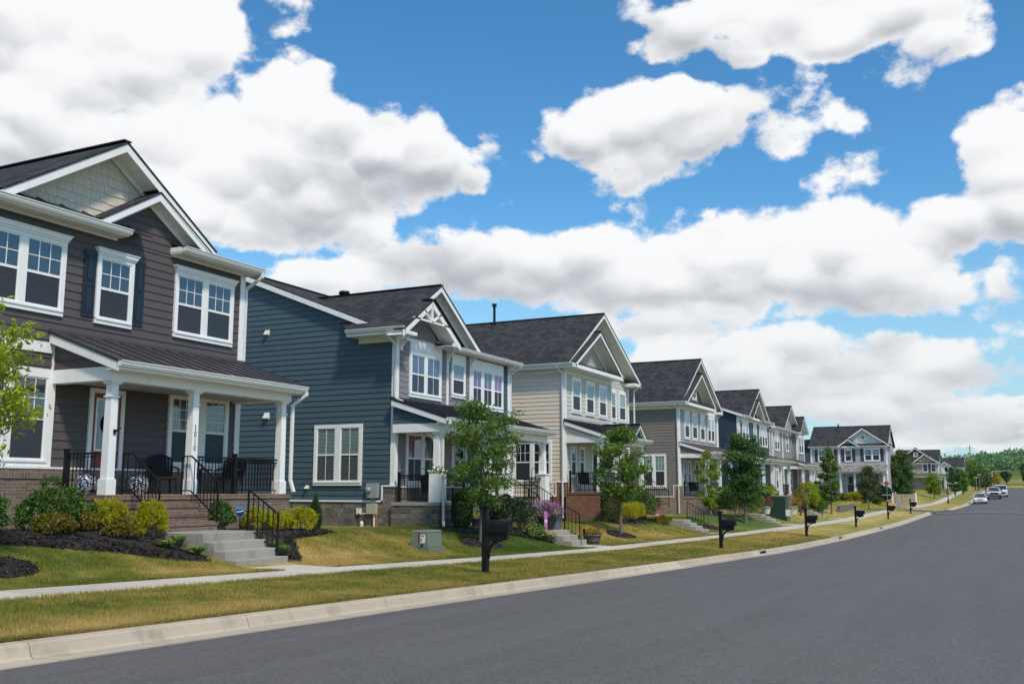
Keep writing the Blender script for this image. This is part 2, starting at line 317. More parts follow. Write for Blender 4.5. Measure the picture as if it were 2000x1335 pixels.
def asphaltmat():
    m,t,b=newmat('asphalt'); p=coords(t)
    f=t.noise(p,.35,4,.6); g=t.noise(p,75,2,.7); g2=t.noise(p,24,2,.6); s=t.noise(t.v('MULTIPLY',p,(2.2,.12,1.)),1.,3,.55)
    st=t.noise(t.v('MULTIPLY',p,(.6,.25,1.)),1.3,5,.65,1.2)
    k=t.m('ADD',1.,t.m('ADD',t.m('MULTIPLY',t.m('SUBTRACT',f,.5),.22),t.m('MULTIPLY',t.m('SUBTRACT',s,.5),.42)))
    k=t.m('MULTIPLY',k,t.ramp(g,.25,.75,.40,1.60)); k=t.m('MULTIPLY',k,t.ramp(g2,.3,.7,.8,1.2)); k=t.m('MULTIPLY',k,t.ramp(st,.66,.78,1.,.78))
    wx=t.v('ADD',p,t.v('MULTIPLY',t.v('SUBTRACT',t.noise(p,.5,4,.6,out='Color'),(.5,.5,.5)),(1.6,1.6,0.)))
    vo=t.new('ShaderNodeTexVoronoi'); vo.feature='DISTANCE_TO_EDGE'; vo.inputs['Scale'].default_value=.16; t.l.new(wx,vo.inputs['Vector'])
    crack=t.m('MULTIPLY',t.ramp(vo.outputs['Distance'],.0,.0035,1.,0.),t.ramp(t.noise(p,.23,2,.5),.50,.58,0.,1.))
    k=t.m('MULTIPLY',k,t.m('SUBTRACT',1.,t.m('MULTIPLY',crack,.45)))
    gr=t.noise(t.v('MULTIPLY',p,(1.,1.,0.)),7,5,.7); k=t.m('MULTIPLY',k,t.ramp(gr,.3,.7,.90,1.10))
    spk=t.ramp(t.noise(p,140,1,.5),.66,.74,0.,.5)
    col=t.mix(1.,(.112,.106,.102),t.comb(k,k,k),'MULTIPLY'); col=t.mix(t.m('MULTIPLY',spk,.5),col,(.30,.30,.31))
    t.l.new(col,b.inputs['Base Color']); b.inputs['Roughness'].default_value=.82; b.inputs['Specular IOR Level'].default_value=.3
    bump(t,b,g,.7,.006)
    return m
def mulchmat():
    m,t,b=newmat('mulch'); p=coords(t)
    f=t.noise(t.v('MULTIPLY',p,(1.,2.2,1.5)),34,4,.75); g=t.noise(p,90,2,.6)
    r=t.new('ShaderNodeNewGeometry').outputs['Random Per Island']
    col=t.mix(t.ramp(f,.35,.72),(.010,.008,.009),(.060,.047,.043)); col=t.mix(t.ramp(g,.66,.74),col,(.13,.105,.09)); col=t.mix(t.m('MULTIPLY',t.m('GREATER_THAN',r,.86),t.m('MULTIPLY',r,.35)),col,(.34,.27,.22))
    t.l.new(col,b.inputs['Base Color']); b.inputs['Roughness'].default_value=.95; bump(t,b,f,1.,.05)
    return m
def patternmat(name):
    m,t,b=newmat(name); p=coords(t)
    f=t.noise(p,17,2,.5,1.6); t.l.new(t.mix(t.ramp(f,.53,.57),(.010,.014,.04),(.45,.47,.50)),b.inputs['Base Color']); b.inputs['Roughness'].default_value=.18
    return m
M={}
def mk():
    P=paint
    M['white']=P('white_trim',(.83,.825,.82),.45,.05,isl=.05); M['gutter']=P('gutter_white',(.74,.735,.71),.35,.05,2)
    M['cream']=P('cream_trim',(.76,.745,.70),.45,.035)
    M['brown']=P('brown_siding',(.094,.078,.079),.55,.10,1.2,isl=.10); M['blue']=P('blue_siding',(.062,.102,.130),.55,.09,1.2,isl=.10)
    M['beige']=P('beige_siding',(.72,.62,.51),.55,.06,1.2,isl=.10); M['taupe']=P('taupe_siding',(.205,.178,.165),.55,.08,1.2,isl=.10)
    M['navy']=P('navy_siding',(.033,.052,.083),.5,.08,1.2,isl=.10); M['grey']=P('grey_siding',(.27,.255,.25),.55,.08,1.2,isl=.10); M['paleg']=P('pale_grey_siding',(.42,.40,.40),.55,.06,1.2,isl=.10)
    M['shakeg']=P('grey_shake',(.235,.215,.238),.65,.16,5); M['shakew']=P('light_shake',(.64,.565,.47),.6,.10,5); M['shakeb']=P('beige_shake',(.47,.44,.385),.6,.10,5); M['batten']=P('grey_batten',(.25,.235,.255),.6,.08)
    M['beigef']=P('pale_beige_siding',(.56,.53,.47),.55,.06,1.2,isl=.10); M['greyf']=P('cool_grey_siding',(.34,.34,.36),.55,.08,1.2,isl=.10); M['tan']=P('tan_siding',(.38,.32,.25),.6,.08,isl=.10); M['darkbrown']=P('dark_brown_siding',(.07,.05,.042),.6,.08); M['whites']=P('white_siding',(.66,.66,.66),.55,.05,isl=.10)
    M['roof']=roofmat('dark_shingles',(.042,.042,.045)); M['rooft']=roofmat('brown_shingles',(.090,.066,.052)); M['roofp']=roofmat('grey_shingles',(.25,.235,.22),.25)
    M['seam']=P('dark_standing_seam',(.058,.052,.055),.38,.08,1.5,.5,metal=.0); M['seamk']=P('black_standing_seam',(.026,.027,.032),.36,.08,1.5,.5)
    M['shutter']=P('navy_shutter',(.018,.026,.042),.4,.06); M['shutterg']=P('charcoal_shutter',(.06,.055,.06),.5,.06)
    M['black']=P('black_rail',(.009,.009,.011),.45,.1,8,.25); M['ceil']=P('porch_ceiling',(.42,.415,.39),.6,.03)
    M['red']=P('red_door',(.27,.055,.042),.4,.08); M['doorg']=P('slate_door',(.055,.062,.08),.4,.06); M['doorb']=P('dark_door',(.03,.028,.028),.4,.06)
    M['glass']=glassmat('window_glass'); M['room_shade']=P('room_shade_paint',(.022,.026,.034),.9,.3,2); M['screen']=P('insect_screen',(.040,.046,.055),.55,.12,3)
    M['blindb']=P('blue_grey_blind',(.23,.27,.36),.6,.05); M['blindg']=P('pale_green_blind',(.50,.58,.54),.6,.05); M['blindw']=P('white_blind',(.66,.67,.69),.6,.04); M['curtp']=P('pink_curtain',(.50,.16,.42),.8,.1); M['curtv']=P('violet_curtain',(.30,.10,.38),.8,.1); M['blindv']=P('violet_blind',(.20,.22,.46),.7,.05)
    M['brick']=brickmat('brown_brick',(.135,.100,.078),(.215,.165,.130),(.33,.30,.26)); M['soldier']=brickmat('brown_soldier_course',(.135,.100,.078),(.215,.165,.130),(.33,.30,.26),bw=.078,rh=.23,offset=0)
    M['brickcap']=brickmat('red_brown_brick_cap',(.15,.075,.055),(.23,.125,.09),(.33,.29,.25),bw=.078,rh=.115,offset=0)
    M['brickr']=brickmat('red_brick',(.165,.074,.052),(.255,.122,.082),(.38,.30,.23)); M['brickt']=brickmat('tan_brick',(.24,.165,.13),(.33,.245,.20),(.36,.31,.27)); M['brickp']=brickmat('pink_brown_brick',(.27,.15,.11),(.35,.21,.16),(.36,.29,.25))
    M['stone']=stonemat('grey_ledgestone'); M['conc']=concretemat('concrete',(.335,.31,.275),.20,.36); M['walk']=concretemat('sidewalk_concrete',(.52,.475,.41),.10,.12); M['curb']=concretemat('curb_concrete',(.455,.39,.305),.16,.30); M['pad']=concretemat('porch_slab',(.33,.30,.27))
    M['grass']=grassmat('lawn_ground'); M['blade']=grassmat('grass_blades',True); M['asphalt']=asphaltmat(); M['mulch']=mulchmat()
    M['paver']=brickmat('red_brick_pavers',(.19,.125,.11),(.23,.15,.13),(.18,.14,.125),.2,.1,.008); M['pattern']=patternmat('blue_white_glaze')
    M['bark']=P('grey_bark',(.165,.135,.115),.9,.3,9,.2,40,.8); M['barkr']=P('red_brown_bark',(.13,.052,.045),.9,.25,9)
    M['utilg']=P('green_enamel',(.155,.185,.148),.45,.12,2.5,fine=12); M['utild']=P('dark_green_enamel',(.022,.045,.034),.4,.15,2); M['metal']=P('grey_metal',(.30,.33,.36),.4,.06,4,.5); M['beigebox']=P('beige_plastic',(.42,.40,.32),.5,.05); M['plastw']=P('white_plastic',(.72,.70,.66),.5,.04); M['orange']=P('orange_conduit',(.42,.10,.05),.5,.05)
    M['wicker']=P('black_wicker',(.012,.011,.012),.6,.3,30,.3); M['pot']=P('black_pot',(.018,.019,.024),.4,.15,5); M['potw']=P('white_pot',(.6,.58,.55),.6,.1); M['potb']=P('blue_grey_pot',(.10,.13,.16),.5,.1); M['barrel']=P('grey_wood_barrel',(.13,.115,.11),.8,.3,14); M['wood']=P('brown_wood',(.16,.09,.06),.7,.25,12)
    M['faded']=P('faded_road_paint',(.30,.30,.30),.8,.2); M['numeral']=P('black_numeral',(.02,.02,.022),.4,0); M['signb']=P('blue_sign',(.03,.22,.50),.4,.03); M['signk']=P('dark_blue_sign',(.012,.02,.05),.4,.03); M['signr']=P('red_sign',(.36,.09,.085),.5,.04); M['galv']=P('galvanised_steel',(.36,.39,.39),.45,.08,metal=.3); M['globe']=P('blue_glass_globe',(.22,.40,.62),.08,.3,6,.6)
    M['carw']=P('white_car_paint',(.72,.72,.71),.18,.02,spec=.6,bumps=0); M['carv']=P('silver_car_paint',(.58,.59,.60),.2,.02,spec=.6,bumps=0); M['tyre']=P('tyre_rubber',(.018,.018,.019),.8,.1); M['rim']=P('wheel_rim',(.35,.36,.37),.3,.05,metal=.6); M['carglass']=P('car_glass',(.03,.04,.05),.05,.02,spec=.7,bumps=0); M['lamp']=P('lamp_lens',(.65,.66,.62),.1,.02,spec=.7,bumps=0); M['amber']=P('amber_lens',(.6,.22,.04),.2,.02); M['grille']=P('dark_grille',(.02,.02,.022),.4,.05)
    L=leafmat
    M['lmaple']=L('yellow_green_leaves',(.25,.36,.025),(.44,.50,.04),(.50,.42,.06),.45); M['lgreen']=L('green_leaves',(.06,.14,.026),(.19,.30,.06),(.28,.34,.10),.45); M['llime']=L('lime_leaves',(.15,.25,.02),(.30,.38,.04),None,.4)
    M['ldark']=L('dark_green_leaves',(.042,.10,.027),(.12,.21,.055),None,.3); M['lmid']=L('mid_green_leaves',(.07,.15,.025),(.19,.30,.05),None,.35); M['ldull']=L('dull_green_leaves',(.055,.095,.035),(.13,.17,.06),(.20,.16,.09),.3)
    M['bshrub']=L('shrub_leaves',(.045,.115,.018),(.12,.22,.035),None,.3); M['bolive']=L('olive_russet_leaves',(.11,.115,.016),(.25,.215,.028),(.30,.13,.03),.3,vscale=3); M['bgold']=L('gold_thread_leaves',(.20,.25,.012),(.74,.66,.04),None,.45,vscale=2.5)
    M['bdark']=L('dark_shrub_leaves',(.018,.045,.022),(.05,.10,.045),None,.25); M['barb']=L('arborvitae_leaves',(.030,.075,.018),(.085,.15,.03),None,.3); M['bhosta']=L('hosta_leaves',(.08,.17,.03),(.22,.33,.07),(.50,.52,.22),.3); M['byel']=L('pale_yellow_leaves',(.50,.46,.14),(.70,.64,.30),None,.35); M['bgrass']=L('liriope_leaves',(.07,.14,.03),(.17,.26,.06),None,.3)
    M['fpurp']=L('purple_petals',(.40,.10,.42),(.62,.30,.66),None,.3); M['forng']=L('orange_petals',(.55,.13,.03),(.72,.38,.06),None,.3); M['fred']=L('red_petals',(.30,.03,.03),(.48,.10,.06),None,.3); M['fwhite']=L('white_petals',(.6,.6,.5),(.75,.75,.65),None,.3); M['lyel']=L('yellow_leaves',(.36,.27,.02),(.52,.42,.04),None,.4); M['ldead']=L('russet_leaves',(.14,.05,.04),(.22,.09,.06),None,.2)
    M['lwood']=L('woodland_leaves',(.14,.255,.125),(.26,.40,.19),(.08,.16,.115),.3,vscale=.06); M['lwoodd']=L('far_tree_leaves',(.045,.095,.045),(.11,.18,.07),None,.3)
mk()

def mk2():
    m,t,b=newmat('insect_screen_mesh')
    tr=t.new('ShaderNodeBsdfTransparent'); tr.inputs[0].default_value=(.75,.79,.82,1)
    b.inputs['Base Color'].default_value=(.07,.077,.09,1); b.inputs['Roughness'].default_value=.35; b.inputs['Specular IOR Level'].default_value=.6
    mx=t.new('ShaderNodeMixShader'); mx.inputs[0].default_value=.5; t.l.new(tr.outputs[0],mx.inputs[1]); t.l.new(b.outputs[0],mx.inputs[2])
    o=[n for n in t.n if n.type=='OUTPUT_MATERIAL'][0]; t.l.new(mx.outputs[0],o.inputs[0]); M['screenm']=m
    P=paint
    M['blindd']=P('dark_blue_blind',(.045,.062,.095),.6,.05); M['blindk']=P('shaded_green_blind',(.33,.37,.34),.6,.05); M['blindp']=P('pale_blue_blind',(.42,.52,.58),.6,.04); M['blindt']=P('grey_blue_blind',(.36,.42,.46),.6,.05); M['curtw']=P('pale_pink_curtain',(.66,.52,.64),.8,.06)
mk2()

def sm(a):
    a=np.clip(a,0,1); return a*a*(3-2*a)
XC_Y=[-80,35,50,64,82,100,113,128,160,250,420]; XC_X=[-8.6,-8.6,-8.35,-7.95,-7.35,-6.95,-6.6,-5.4,-4.0,-2.6,-2.0]
ZC_Y=[-80,0,6.4,11.3,20.9,27.3,39.6,46,56,70,82,98,113,128,150,172,220,280,420]
ZC_Z=[.55,-1.27,-1.45,-1.59,-1.87,-2.05,-2.36,-2.47,-2.57,-2.6,-2.57,-2.45,-2.3,-2.25,-2.08,-1.55,-.5,.28,.5]
ZS_Y=[-80,0,9.6,17.6,24.5,32.6,48.6,64,81,100,113,128,150,172,220,280,420]
ZS_Z=[.75,-1.2,-1.45,-1.67,-1.87,-2.06,-2.26,-2.34,-2.4,-2.25,-2.17,-2.1,-1.95,-1.45,-.4,.35,.6]
def xc(Y): return np.interp(Y,XC_Y,XC_X)
def zc(Y): return np.interp(Y,ZC_Y,ZC_Z)
def zs(Y): return np.interp(Y,ZS_Y,ZS_Z)
def zg(X,Y):
    """lawn height left of the kerb"""
    X=np.asarray(X,float);Y=np.asarray(Y,float)
    c=xc(Y);n=c-3.0;f=c-4.3
    z=zc(Y)+(zs(Y)-zc(Y))*np.clip((c-X)/3.0,0,1)
    return z+.68*sm((f-.7-X)/3.6)
# ------------------------------------------------------------------ terrain, road, kerb, pavement
def far(Y): return np.interp(Y,[-80,280,330,400,500],[0,0,.5,2.6,6.])
SS0,SS1=112.5,124.0      # side street
def ssm(Y): return sm((Y-(SS0-2))/2)*sm(((SS1+2)-Y)/2)
def ground(X,Y):
    X,Y=np.broadcast_arrays(np.asarray(X,float),np.asarray(Y,float)); c=xc(Y)
    L=zg(X,Y); k=ssm(Y)*sm((c+1-X)/2.); L=L*(1-k)+(zc(Y)-.12+.012*np.clip(c-X,0,60))*k
    rr=c+12.4; 
    Z=np.where(X<=c,L,np.where(X<rr-.0,zc(Y)-.4,zc(Y)+.25*sm((X-rr)/6)))
    return Z+far(Y)
ROOTG=None
# dry and lush patches of the lawns: x,y,rx,ry,amount
PATCH=[(-9.0,7.,.55,3.,.38),(-9.1,11.,.5,3.,.25),(-13.6,14.2,.7,1.6,.5),(-14.6,20.,1.6,2.,.32),(-13.7,19.,1.,1.5,.3),(-15.2,25.5,1.2,2.5,.25),(-13.4,12.,.5,1.,-.25),(-14.8,11.5,1.5,1.5,-.06),(-14.3,29.,1.6,4.2,-.42),(-15.6,31.,1.3,3.,-.35),(-16.6,28.,.8,2.5,-.3),(-15.6,40.,1.6,4.,.30),(-14.,44.,1.2,5.,.22),(-17.,45.,1.2,3.,-.3),(-10.2,40.,1.2,8.,.10),(-10.5,52.,1.2,6.,.33),(-10.,64.,1.4,9.,.15),(-14.6,63.5,1.8,5.,-.5),(-16.,58.,2.,3.,-.4),(-9.6,82.,1.3,9.,.36),(-9.,100.,1.4,9.,.4),(-13.,92.,2.,7.,.25),(-14.,80.,1.5,5.,.1),(-13.,130.,4.,4.,.25),(-9.,140.,3.,12.,.30),(-12.,150.,4.,14.,.12),(10.,318.,60.,14.,.6),(10.,345.,90.,14.,-.25),(-10.3,25.,1.,5.,.06),(-10.5,16.,1.3,4.,-.06)]
def dryness(X,Y):
    d=np.full(np.broadcast(X,Y).shape,.43)
    for x,y,rx,ry,a in PATCH: d=d+a*1.2*np.exp(-((X-x)/rx)**2-((Y-y)/ry)**2)
    o=X-xc(Y); return d+.07*((o>-3)&(o<0))
def build_ground():
    Ys=np.concatenate([np.arange(-60,0,4),np.arange(0,60,.5),np.arange(60,130,1.),np.arange(130,300,4),np.arange(300,520,12)])
    off=np.concatenate([[-420,-250,-140,-80,-50,-36,-28],np.arange(-22,-12,1.),np.arange(-12,-.01,.35),[-.02,.04,12.36,12.4],np.arange(13,20,1.),[24,32,50,90,160,300,480]])
    Y,O=np.meshgrid(Ys,off,indexing='ij'); X=xc(Y)+O
    Z=ground(X,Y)
    Z=np.where((O>.03)&(O<12.38)&(Y<284),zc(Y)+far(Y)-.42,Z); Z=np.where((O>-.1)&(O<12.6)&(Y>=284),zc(Y)+far(Y)+.02,Z); Z=np.where(np.abs(O+.02)<.005,zc(Y)+far(Y)-.012,Z); Z=np.where((O<-3.0+.02)&(O>-4.3-.02),Z-.035,Z)
    n,m=Y.shape; V=np.stack([X,Y,Z],-1).reshape(-1,3); i=np.arange(n*m).reshape(n,m)
    F=np.stack([i[:-1,:-1],i[:-1,1:],i[1:,1:],i[1:,:-1]],-1).reshape(-1,4)
    g=npmesh('ground',V,F,M['grass'],kcol=dryness(V[:,0],V[:,1]),smooth=True); g['kind']='structure'
    # carriageway
    Ys=np.concatenate([np.arange(-60,130,2),np.arange(130,286,4)]); k=np.linspace(.60,11.8,13); Y,O=np.meshgrid(Ys,k,indexing='ij')
    Z=zc(Y)+far(Y)-.135+.16*(1-((O-6.2)/5.6)**2); X=xc(Y)+O
    n,m=Y.shape; V=np.stack([X,Y,Z],-1).reshape(-1,3); i=np.arange(n*m).reshape(n,m); F=np.stack([i[:-1,:-1],i[:-1,1:],i[1:,1:],i[1:,:-1]],-1).reshape(-1,4)
    npmesh('road',V,F,M['asphalt'],smooth=True)['kind']='structure'
    def strip(name,Y0,Y1,o0,o1,lift,mat,step=.5,zf=None):
        Ys=np.arange(Y0,Y1+.01,step); k=np.linspace(o0,o1,14); Y,O=np.meshgrid(Ys,k,indexing='ij'); X=xc(Y)+O
        Z=(zc(Y)-.135+.16*(1-((O-6.2)/5.6)**2)+far(Y) if zf is None else zf(X,Y))+lift; n,m=Y.shape
        V=np.stack([X,Y,Z],-1).reshape(-1,3); i=np.arange(n*m).reshape(n,m); F=np.stack([i[:-1,:-1],i[:-1,1:],i[1:,1:],i[1:,:-1]],-1).reshape(-1,4)
        o=npmesh(name,V,F,mat); o['kind']='structure'; return o
    strip('brick_crossing',107.5,111.5,.62,11.7,.03,M['paver'])
    # side street
    Ys=np.linspace(SS0,SS1,6); Xs=np.linspace(-70,1.6,50); Y,X=np.meshgrid(Ys,Xs,indexing='ij'); X2=np.where(X>0,xc(Y)+.9,X); Z=zc(Y)-.105+.012*np.clip(xc(Y)-X2,0,60); V=np.stack([X2,Y,Z],-1).reshape(-1,3); i=np.arange(V.shape[0]).reshape(X.shape)
    npmesh('side_street',V,np.stack([i[:-1,:-1],i[:-1,1:],i[1:,1:],i[1:,:-1]],-1).reshape(-1,4),M['asphalt'])['kind']='structure'
    b=MB()
    for a,w in((-11.2,1.5),):
        rows=[[(xc(y)-4.35+q*1.45,y,float(zc(y))-.085+.012*4) for q in(0,1)] for y in np.linspace(SS0,SS1,8)]
        b.grid(rows,smooth=False)
    b.build('side_crossing',M['paver'])['kind']='structure'
    # pavement slabs with joints
    for lo,hi in((-30,SS0-1.2),(SS1+1.,260)):
        b=MB(); y=lo; R=random.Random(3)
        while y<hi:
            y1=min(y+1.52,hi); q=.012; 
            a=[]; 
            for yy in(y+q/2,y1-q/2): a.append([(float(xc(yy))-4.3,yy,float(zs(yy)+far(yy))+.018),(float(xc(yy))-3.0,yy,float(zs(yy)+far(yy))+.004)])
            t=[a[0][0],a[0][1],a[1][1],a[1][0]]; b.hull([(x,yy,z-.15) for x,yy,z in t],t); y=y1
        b.build('sidewalk',M['walk'])['kind']='structure'
    # kerb and gutter, in stones with open joints; the inlets leave gaps
    prof=[(-.0,-.25),(-.0,.0),(.035,.012),(.15,.006),(.178,-.018),(.215,-.115),(.245,-.138),(.62,-.122),(.62,-.25)]
    INL=[38.9,57.,73.]
    for side in(0,1):
        b=MB(); y=-30.
        while y<(260 if side==0 else 200):
            y1=y+3.05
            if side==0 and y>SS0-3.2 and y1<SS1+3.5:
                y=y1; continue
            cut=[q for q in INL if y<=q<y1] if side==0 else []
            segs=[(y+.006,y1-.006)] if not cut else [(y+.006,max(y+.02,cut[0]-.6)),(min(cut[0]+.6,y1-.02),y1-.006)]
            for s0,s1 in segs:
                def P(yy):
                    c=float(xc(yy))+(0 if side==0 else 12.4); s=1 if side==0 else -1; z=float(zc(yy)+far(yy)); return [(c+s*d,yy,z+h) for d,h in prof]
                b.hull(P(s0),P(s1))
            for c0 in cut:
                def P2(yy):
                    c=float(xc(yy)); z=float(zc(yy)); return [(c+d,yy,z+h) for d,h in prof[5:]]+[(c+.0,yy,z-.25),(c+.0,yy,z-.14)]
                b.hull(P2(c0-.6),P2(c0+.6))
            y=y1
        b.build('curb',M['curb'])['kind']='structure'
    # kerb returns at the corner
    b=MB()
    for (cy,sg) in((SS0-3.1,1),(SS1+3.4,-1)):
        cx=float(xc(cy))-3.6; rows=[]
        for k in range(11):
            a=math.pi/2*k/10; rows.append([(cx+(3.6+d)*math.cos(a),cy+sg*(3.6+d)*math.sin(a),float(zc(cy))+h-.0) for d,h in prof])
        b.grid(rows,True,False)
    b.build('corner_curb',M['curb'])['kind']='structure'
    for n,c in enumerate(INL):
        t=thing('storm_drain',['concrete storm drain cover beside the second mailbox from the front','concrete storm drain cover just beyond the third mailbox','concrete storm drain cover between the fourth and fifth mailboxes'][n],'drain',(float(xc(c)),c,float(zc(c))-.3),'storm drains in the kerb')
        m=MB(); x=float(xc(c)); z=float(zc(c)); m.box(x-1.15,x+.17,c-.75,c+.75,z-.045,z+.02); m.box(x-1.15,x+.16,c-.75,c-.60,z-.3,z-.046); m.box(x-1.15,x+.16,c+.60,c+.75,z-.3,z-.046); m.build('drain_cover',M['conc'],t,bev=.01)
        m=MB(); m.box(x-.5,x+.0,c-.6,c+.6,z-.28,z-.046); m.build('drain_mouth_shade',M['black'],t)  # solid black block, the shade inside the open inlet put into its colour
        m=MB(); m.lathe([(0,0),(.33,0),(.33,.012),(0,.014)],(x-.6,c,z+.02),20); m.build('manhole_lid',M['grille'],t)
    # painted tick on the road
    b=MB(); b.poly([(-3.75,49.,zc(50)+.0),(-2.6,49.5,zc(50)+.0),(-2.6,49.65,zc(50)+.0),(-3.75,49.15,zc(50)+.0)])
    for i,(x,y,z) in enumerate(b.v): O=x-float(xc(y)); b.v[i]=(x,y,float(zc(y))-.135+.16*(1-((O-6.2)/5.6)**2)+.006)
    b.build('road_marking',M['faded'])['kind']='structure'
    # entry walks
    b=MB()
    for y0,y1,x1 in((15.95,17.6,-14.25),(33.1,34.6,-14.0),(50.2,51.6,-13.9),(67.,68.4,-13.5),(84.,85.3,-13.)):
        f=float(xc(y0))-4.3; z0=[float(zs(y))+.012 for y in(y0,y1)]
        t=[(x1,y0,z0[0]+.02),(f+.01,y0,z0[0]),(f+.01,y1,z0[1]),(x1,y1,z0[1]+.02)]; b.hull([(x,y,z-.2) for x,y,z in t],t)
    b.build('entry_path',M['walk'])['kind']='structure'
build_ground()
def gz(x,y): return float(ground(x,y))
def mulch_bed(name,label,outline,lift=.03,kind='structure'):
    """low mounded bed over an outline of (x,y)"""
    c=np.mean(np.array(outline),0); b=MB(); N=len(outline); R=random.Random(5); rows=[]
    P=[]
    for i in range(N):
        a=np.array(outline[i]);q=np.array(outline[(i+1)%N])
        for k in range(6): P.append(a+(q-a)*k/6)
    for f,h in((1.,-.02),(.94,.035),(.7,.06),(.4,.07),(.12,.075)):
        rows.append([(c[0]+(p[0]-c[0])*f+R.uniform(-.02,.02),c[1]+(p[1]-c[1])*f+R.uniform(-.02,.02),gz(c[0]+(p[0]-c[0])*f,c[1]+(p[1]-c[1])*f)+h+lift*.3+R.uniform(-.012,.012)) for p in P])
    b.grid(rows,True,False); b.poly(rows[-1])
    A=abs(sum(outline[i][0]*outline[(i+1)%N][1]-outline[(i+1)%N][0]*outline[i][1] for i in range(N)))/2
    for k in range(int(min(5200,A*650))):          # bark chips
        i=R.randrange(len(P)); f=math.sqrt(R.random())*.985; q=c+(P[i]*.5+P[(i+1)%len(P)]*.5-c)*f; q=q+np.array([R.uniform(-.06,.06),R.uniform(-.06,.06)])
        h=.035*min(1,(1-f)/.06) if f>.94 else .035+.04*(1-f); z=gz(q[0],q[1])+h+lift*.3+R.uniform(-.004,.012)
        a=R.uniform(0,math.pi*2); l=R.uniform(.018,.055); w=R.uniform(.006,.014); t1=R.uniform(-.6,.6); u=(math.cos(a)*l,math.sin(a)*l,l*t1); v=(-math.sin(a)*w,math.cos(a)*w,R.uniform(-.008,.012))
        b.poly([(q[0]-u[0]-v[0],q[1]-u[1]-v[1],z-u[2]-v[2]),(q[0]+u[0]-v[0],q[1]+u[1]-v[1],z+u[2]-v[2]),(q[0]+u[0]+v[0],q[1]+u[1]+v[1],z+u[2]+v[2]),(q[0]-u[0]+v[0],q[1]-u[1]+v[1],z-u[2]+v[2])])
    o=b.build(name,M['mulch']); o['kind']='structure'; return o

# ------------------------------------------------------------------ house kit: o = out of the facade (+X), t = along it (+Y), z = up
XF=-19.2
def PM(pl):
    k,c=pl
    if k=='F': return lambda s,z,d: (c+d,s,z)
    if k=='B': return lambda s,z,d: (c-d,s,z)
    if k=='L': return lambda s,z,d: (s,c-d,z)
    return lambda s,z,d: (s,c+d,z)
def srange(poly,z):
    xs=[]
    n=len(poly)
    for i in range(n):
        (a,za),(b,zb)=poly[i],poly[(i+1)%n]
        if abs(zb-za)<1e-9:
            if abs(za-z)<1e-6: xs+=[a,b]
        elif min(za,zb)-1e-9<=z<=max(za,zb)+1e-9: xs.append(a+(b-a)*(z-za)/(zb-za))
    return (min(xs),max(xs)) if xs else None
def siding(mb,pl,poly,e=.205,d=.024):
    P=PM(pl); z=min(q[1] for q in poly); zt=max(q[1] for q in poly); R=random.Random(int(abs(poly[0][0]*97+z*31)))
    while z<zt-.01:
        z1=min(z+e,zt); a=srange(poly,z+1e-4); b=srange(poly,z1-1e-4)
        if a and b:
            cuts=[]; s=min(a[0],b[0])+R.uniform(.6,3.6); hi=max(a[1],b[1])
            while s<hi-.3: cuts.append(s); s+=3.66
            E=[None]+cuts+[None]
            for c0,c1 in zip(E[:-1],E[1:]):
                l0=a[0] if c0 is None else min(max(c0+.002,a[0]),a[1]); l1=a[1] if c1 is None else min(max(c1-.002,a[0]),a[1])
                u0=b[0] if c0 is None else min(max(c0+.002,b[0]),b[1]); u1=b[1] if c1 is None else min(max(c1-.002,b[0]),b[1])
                if l1-l0<.01 and u1-u0<.01: continue
                n=len(mb.v); j=R.uniform(-.003,.003); mb.v.extend([P(l0,z,0.),P(l1,z,0.),P(l1,z+j,d),P(l0,z-j,d),P(u1,z1,.003),P(u0,z1,.003)]); mb.f.extend([(n,n+1,n+2,n+3),(n+3,n+2,n+4,n+5)]); mb.sm+=[False,False]
        z=z1
def shakes(mb,pl,poly,seed=1,e=.21,wmin=.11,wmax=.30,stag=.02,d=.022):
    P=PM(pl); R=random.Random(seed); z=min(q[1] for q in poly); zt=max(q[1] for q in poly)
    mb.poly([P(s,zz,0.) for s,zz in poly])
    while z<zt-.02:
        z1=min(z+e,zt); a=srange(poly,z+.002); b=srange(poly,z1-.002)
        if a and b:
            s=min(a[0],b[0]); end=max(a[1],b[1])
            while s<end-.01:
                s1=min(s+R.uniform(wmin,wmax),end); zz=z+R.uniform(-stag,stag)
                def cl(q,rr): return min(max(q,rr[0]),rr[1])
                lo0,lo1=cl(s+.004,a),cl(s1-.004,a); hi0,hi1=cl(s+.004,b),cl(s1-.004,b)
                if lo1-lo0>.01 or hi1-hi0>.01:
                    dd=d+R.uniform(-.004,.004)
                    mb.poly([P(lo0,zz,dd),P(lo1,zz,dd),P(hi1,z1+.02,.004),P(hi0,z1+.02,.004)])
                    mb.poly([P(lo0,zz,0),P(lo1,zz,0),P(lo1,zz,dd),P(lo0,zz,dd)])
                    mb.poly([P(lo0,zz,0),P(lo0,zz,dd),P(hi0,z1,.004)]); mb.poly([P(lo1,zz,dd),P(lo1,zz,0),P(hi1,z1,.004)])
                s=s1
        z=z1
def pbox(mb,pl,s0,s1,z0,z1,d0,d1):
    P=PM(pl); mb.hull([P(s0,z0,d0),P(s1,z0,d0),P(s1,z0,d1),P(s0,z0,d1)],[P(s0,z1,d0),P(s1,z1,d0),P(s1,z1,d1),P(s0,z1,d1)])
def pprism(mb,pl,poly,d0,d1):
    P=PM(pl); mb.hull([P(s,z,d0) for s,z in poly],[P(s,z,d1) for s,z in poly])
def flat(mb,pl,poly,d=0.):
    P=PM(pl); mb.poly([P(s,z,d) for s,z in poly])
WR=random.Random(9)
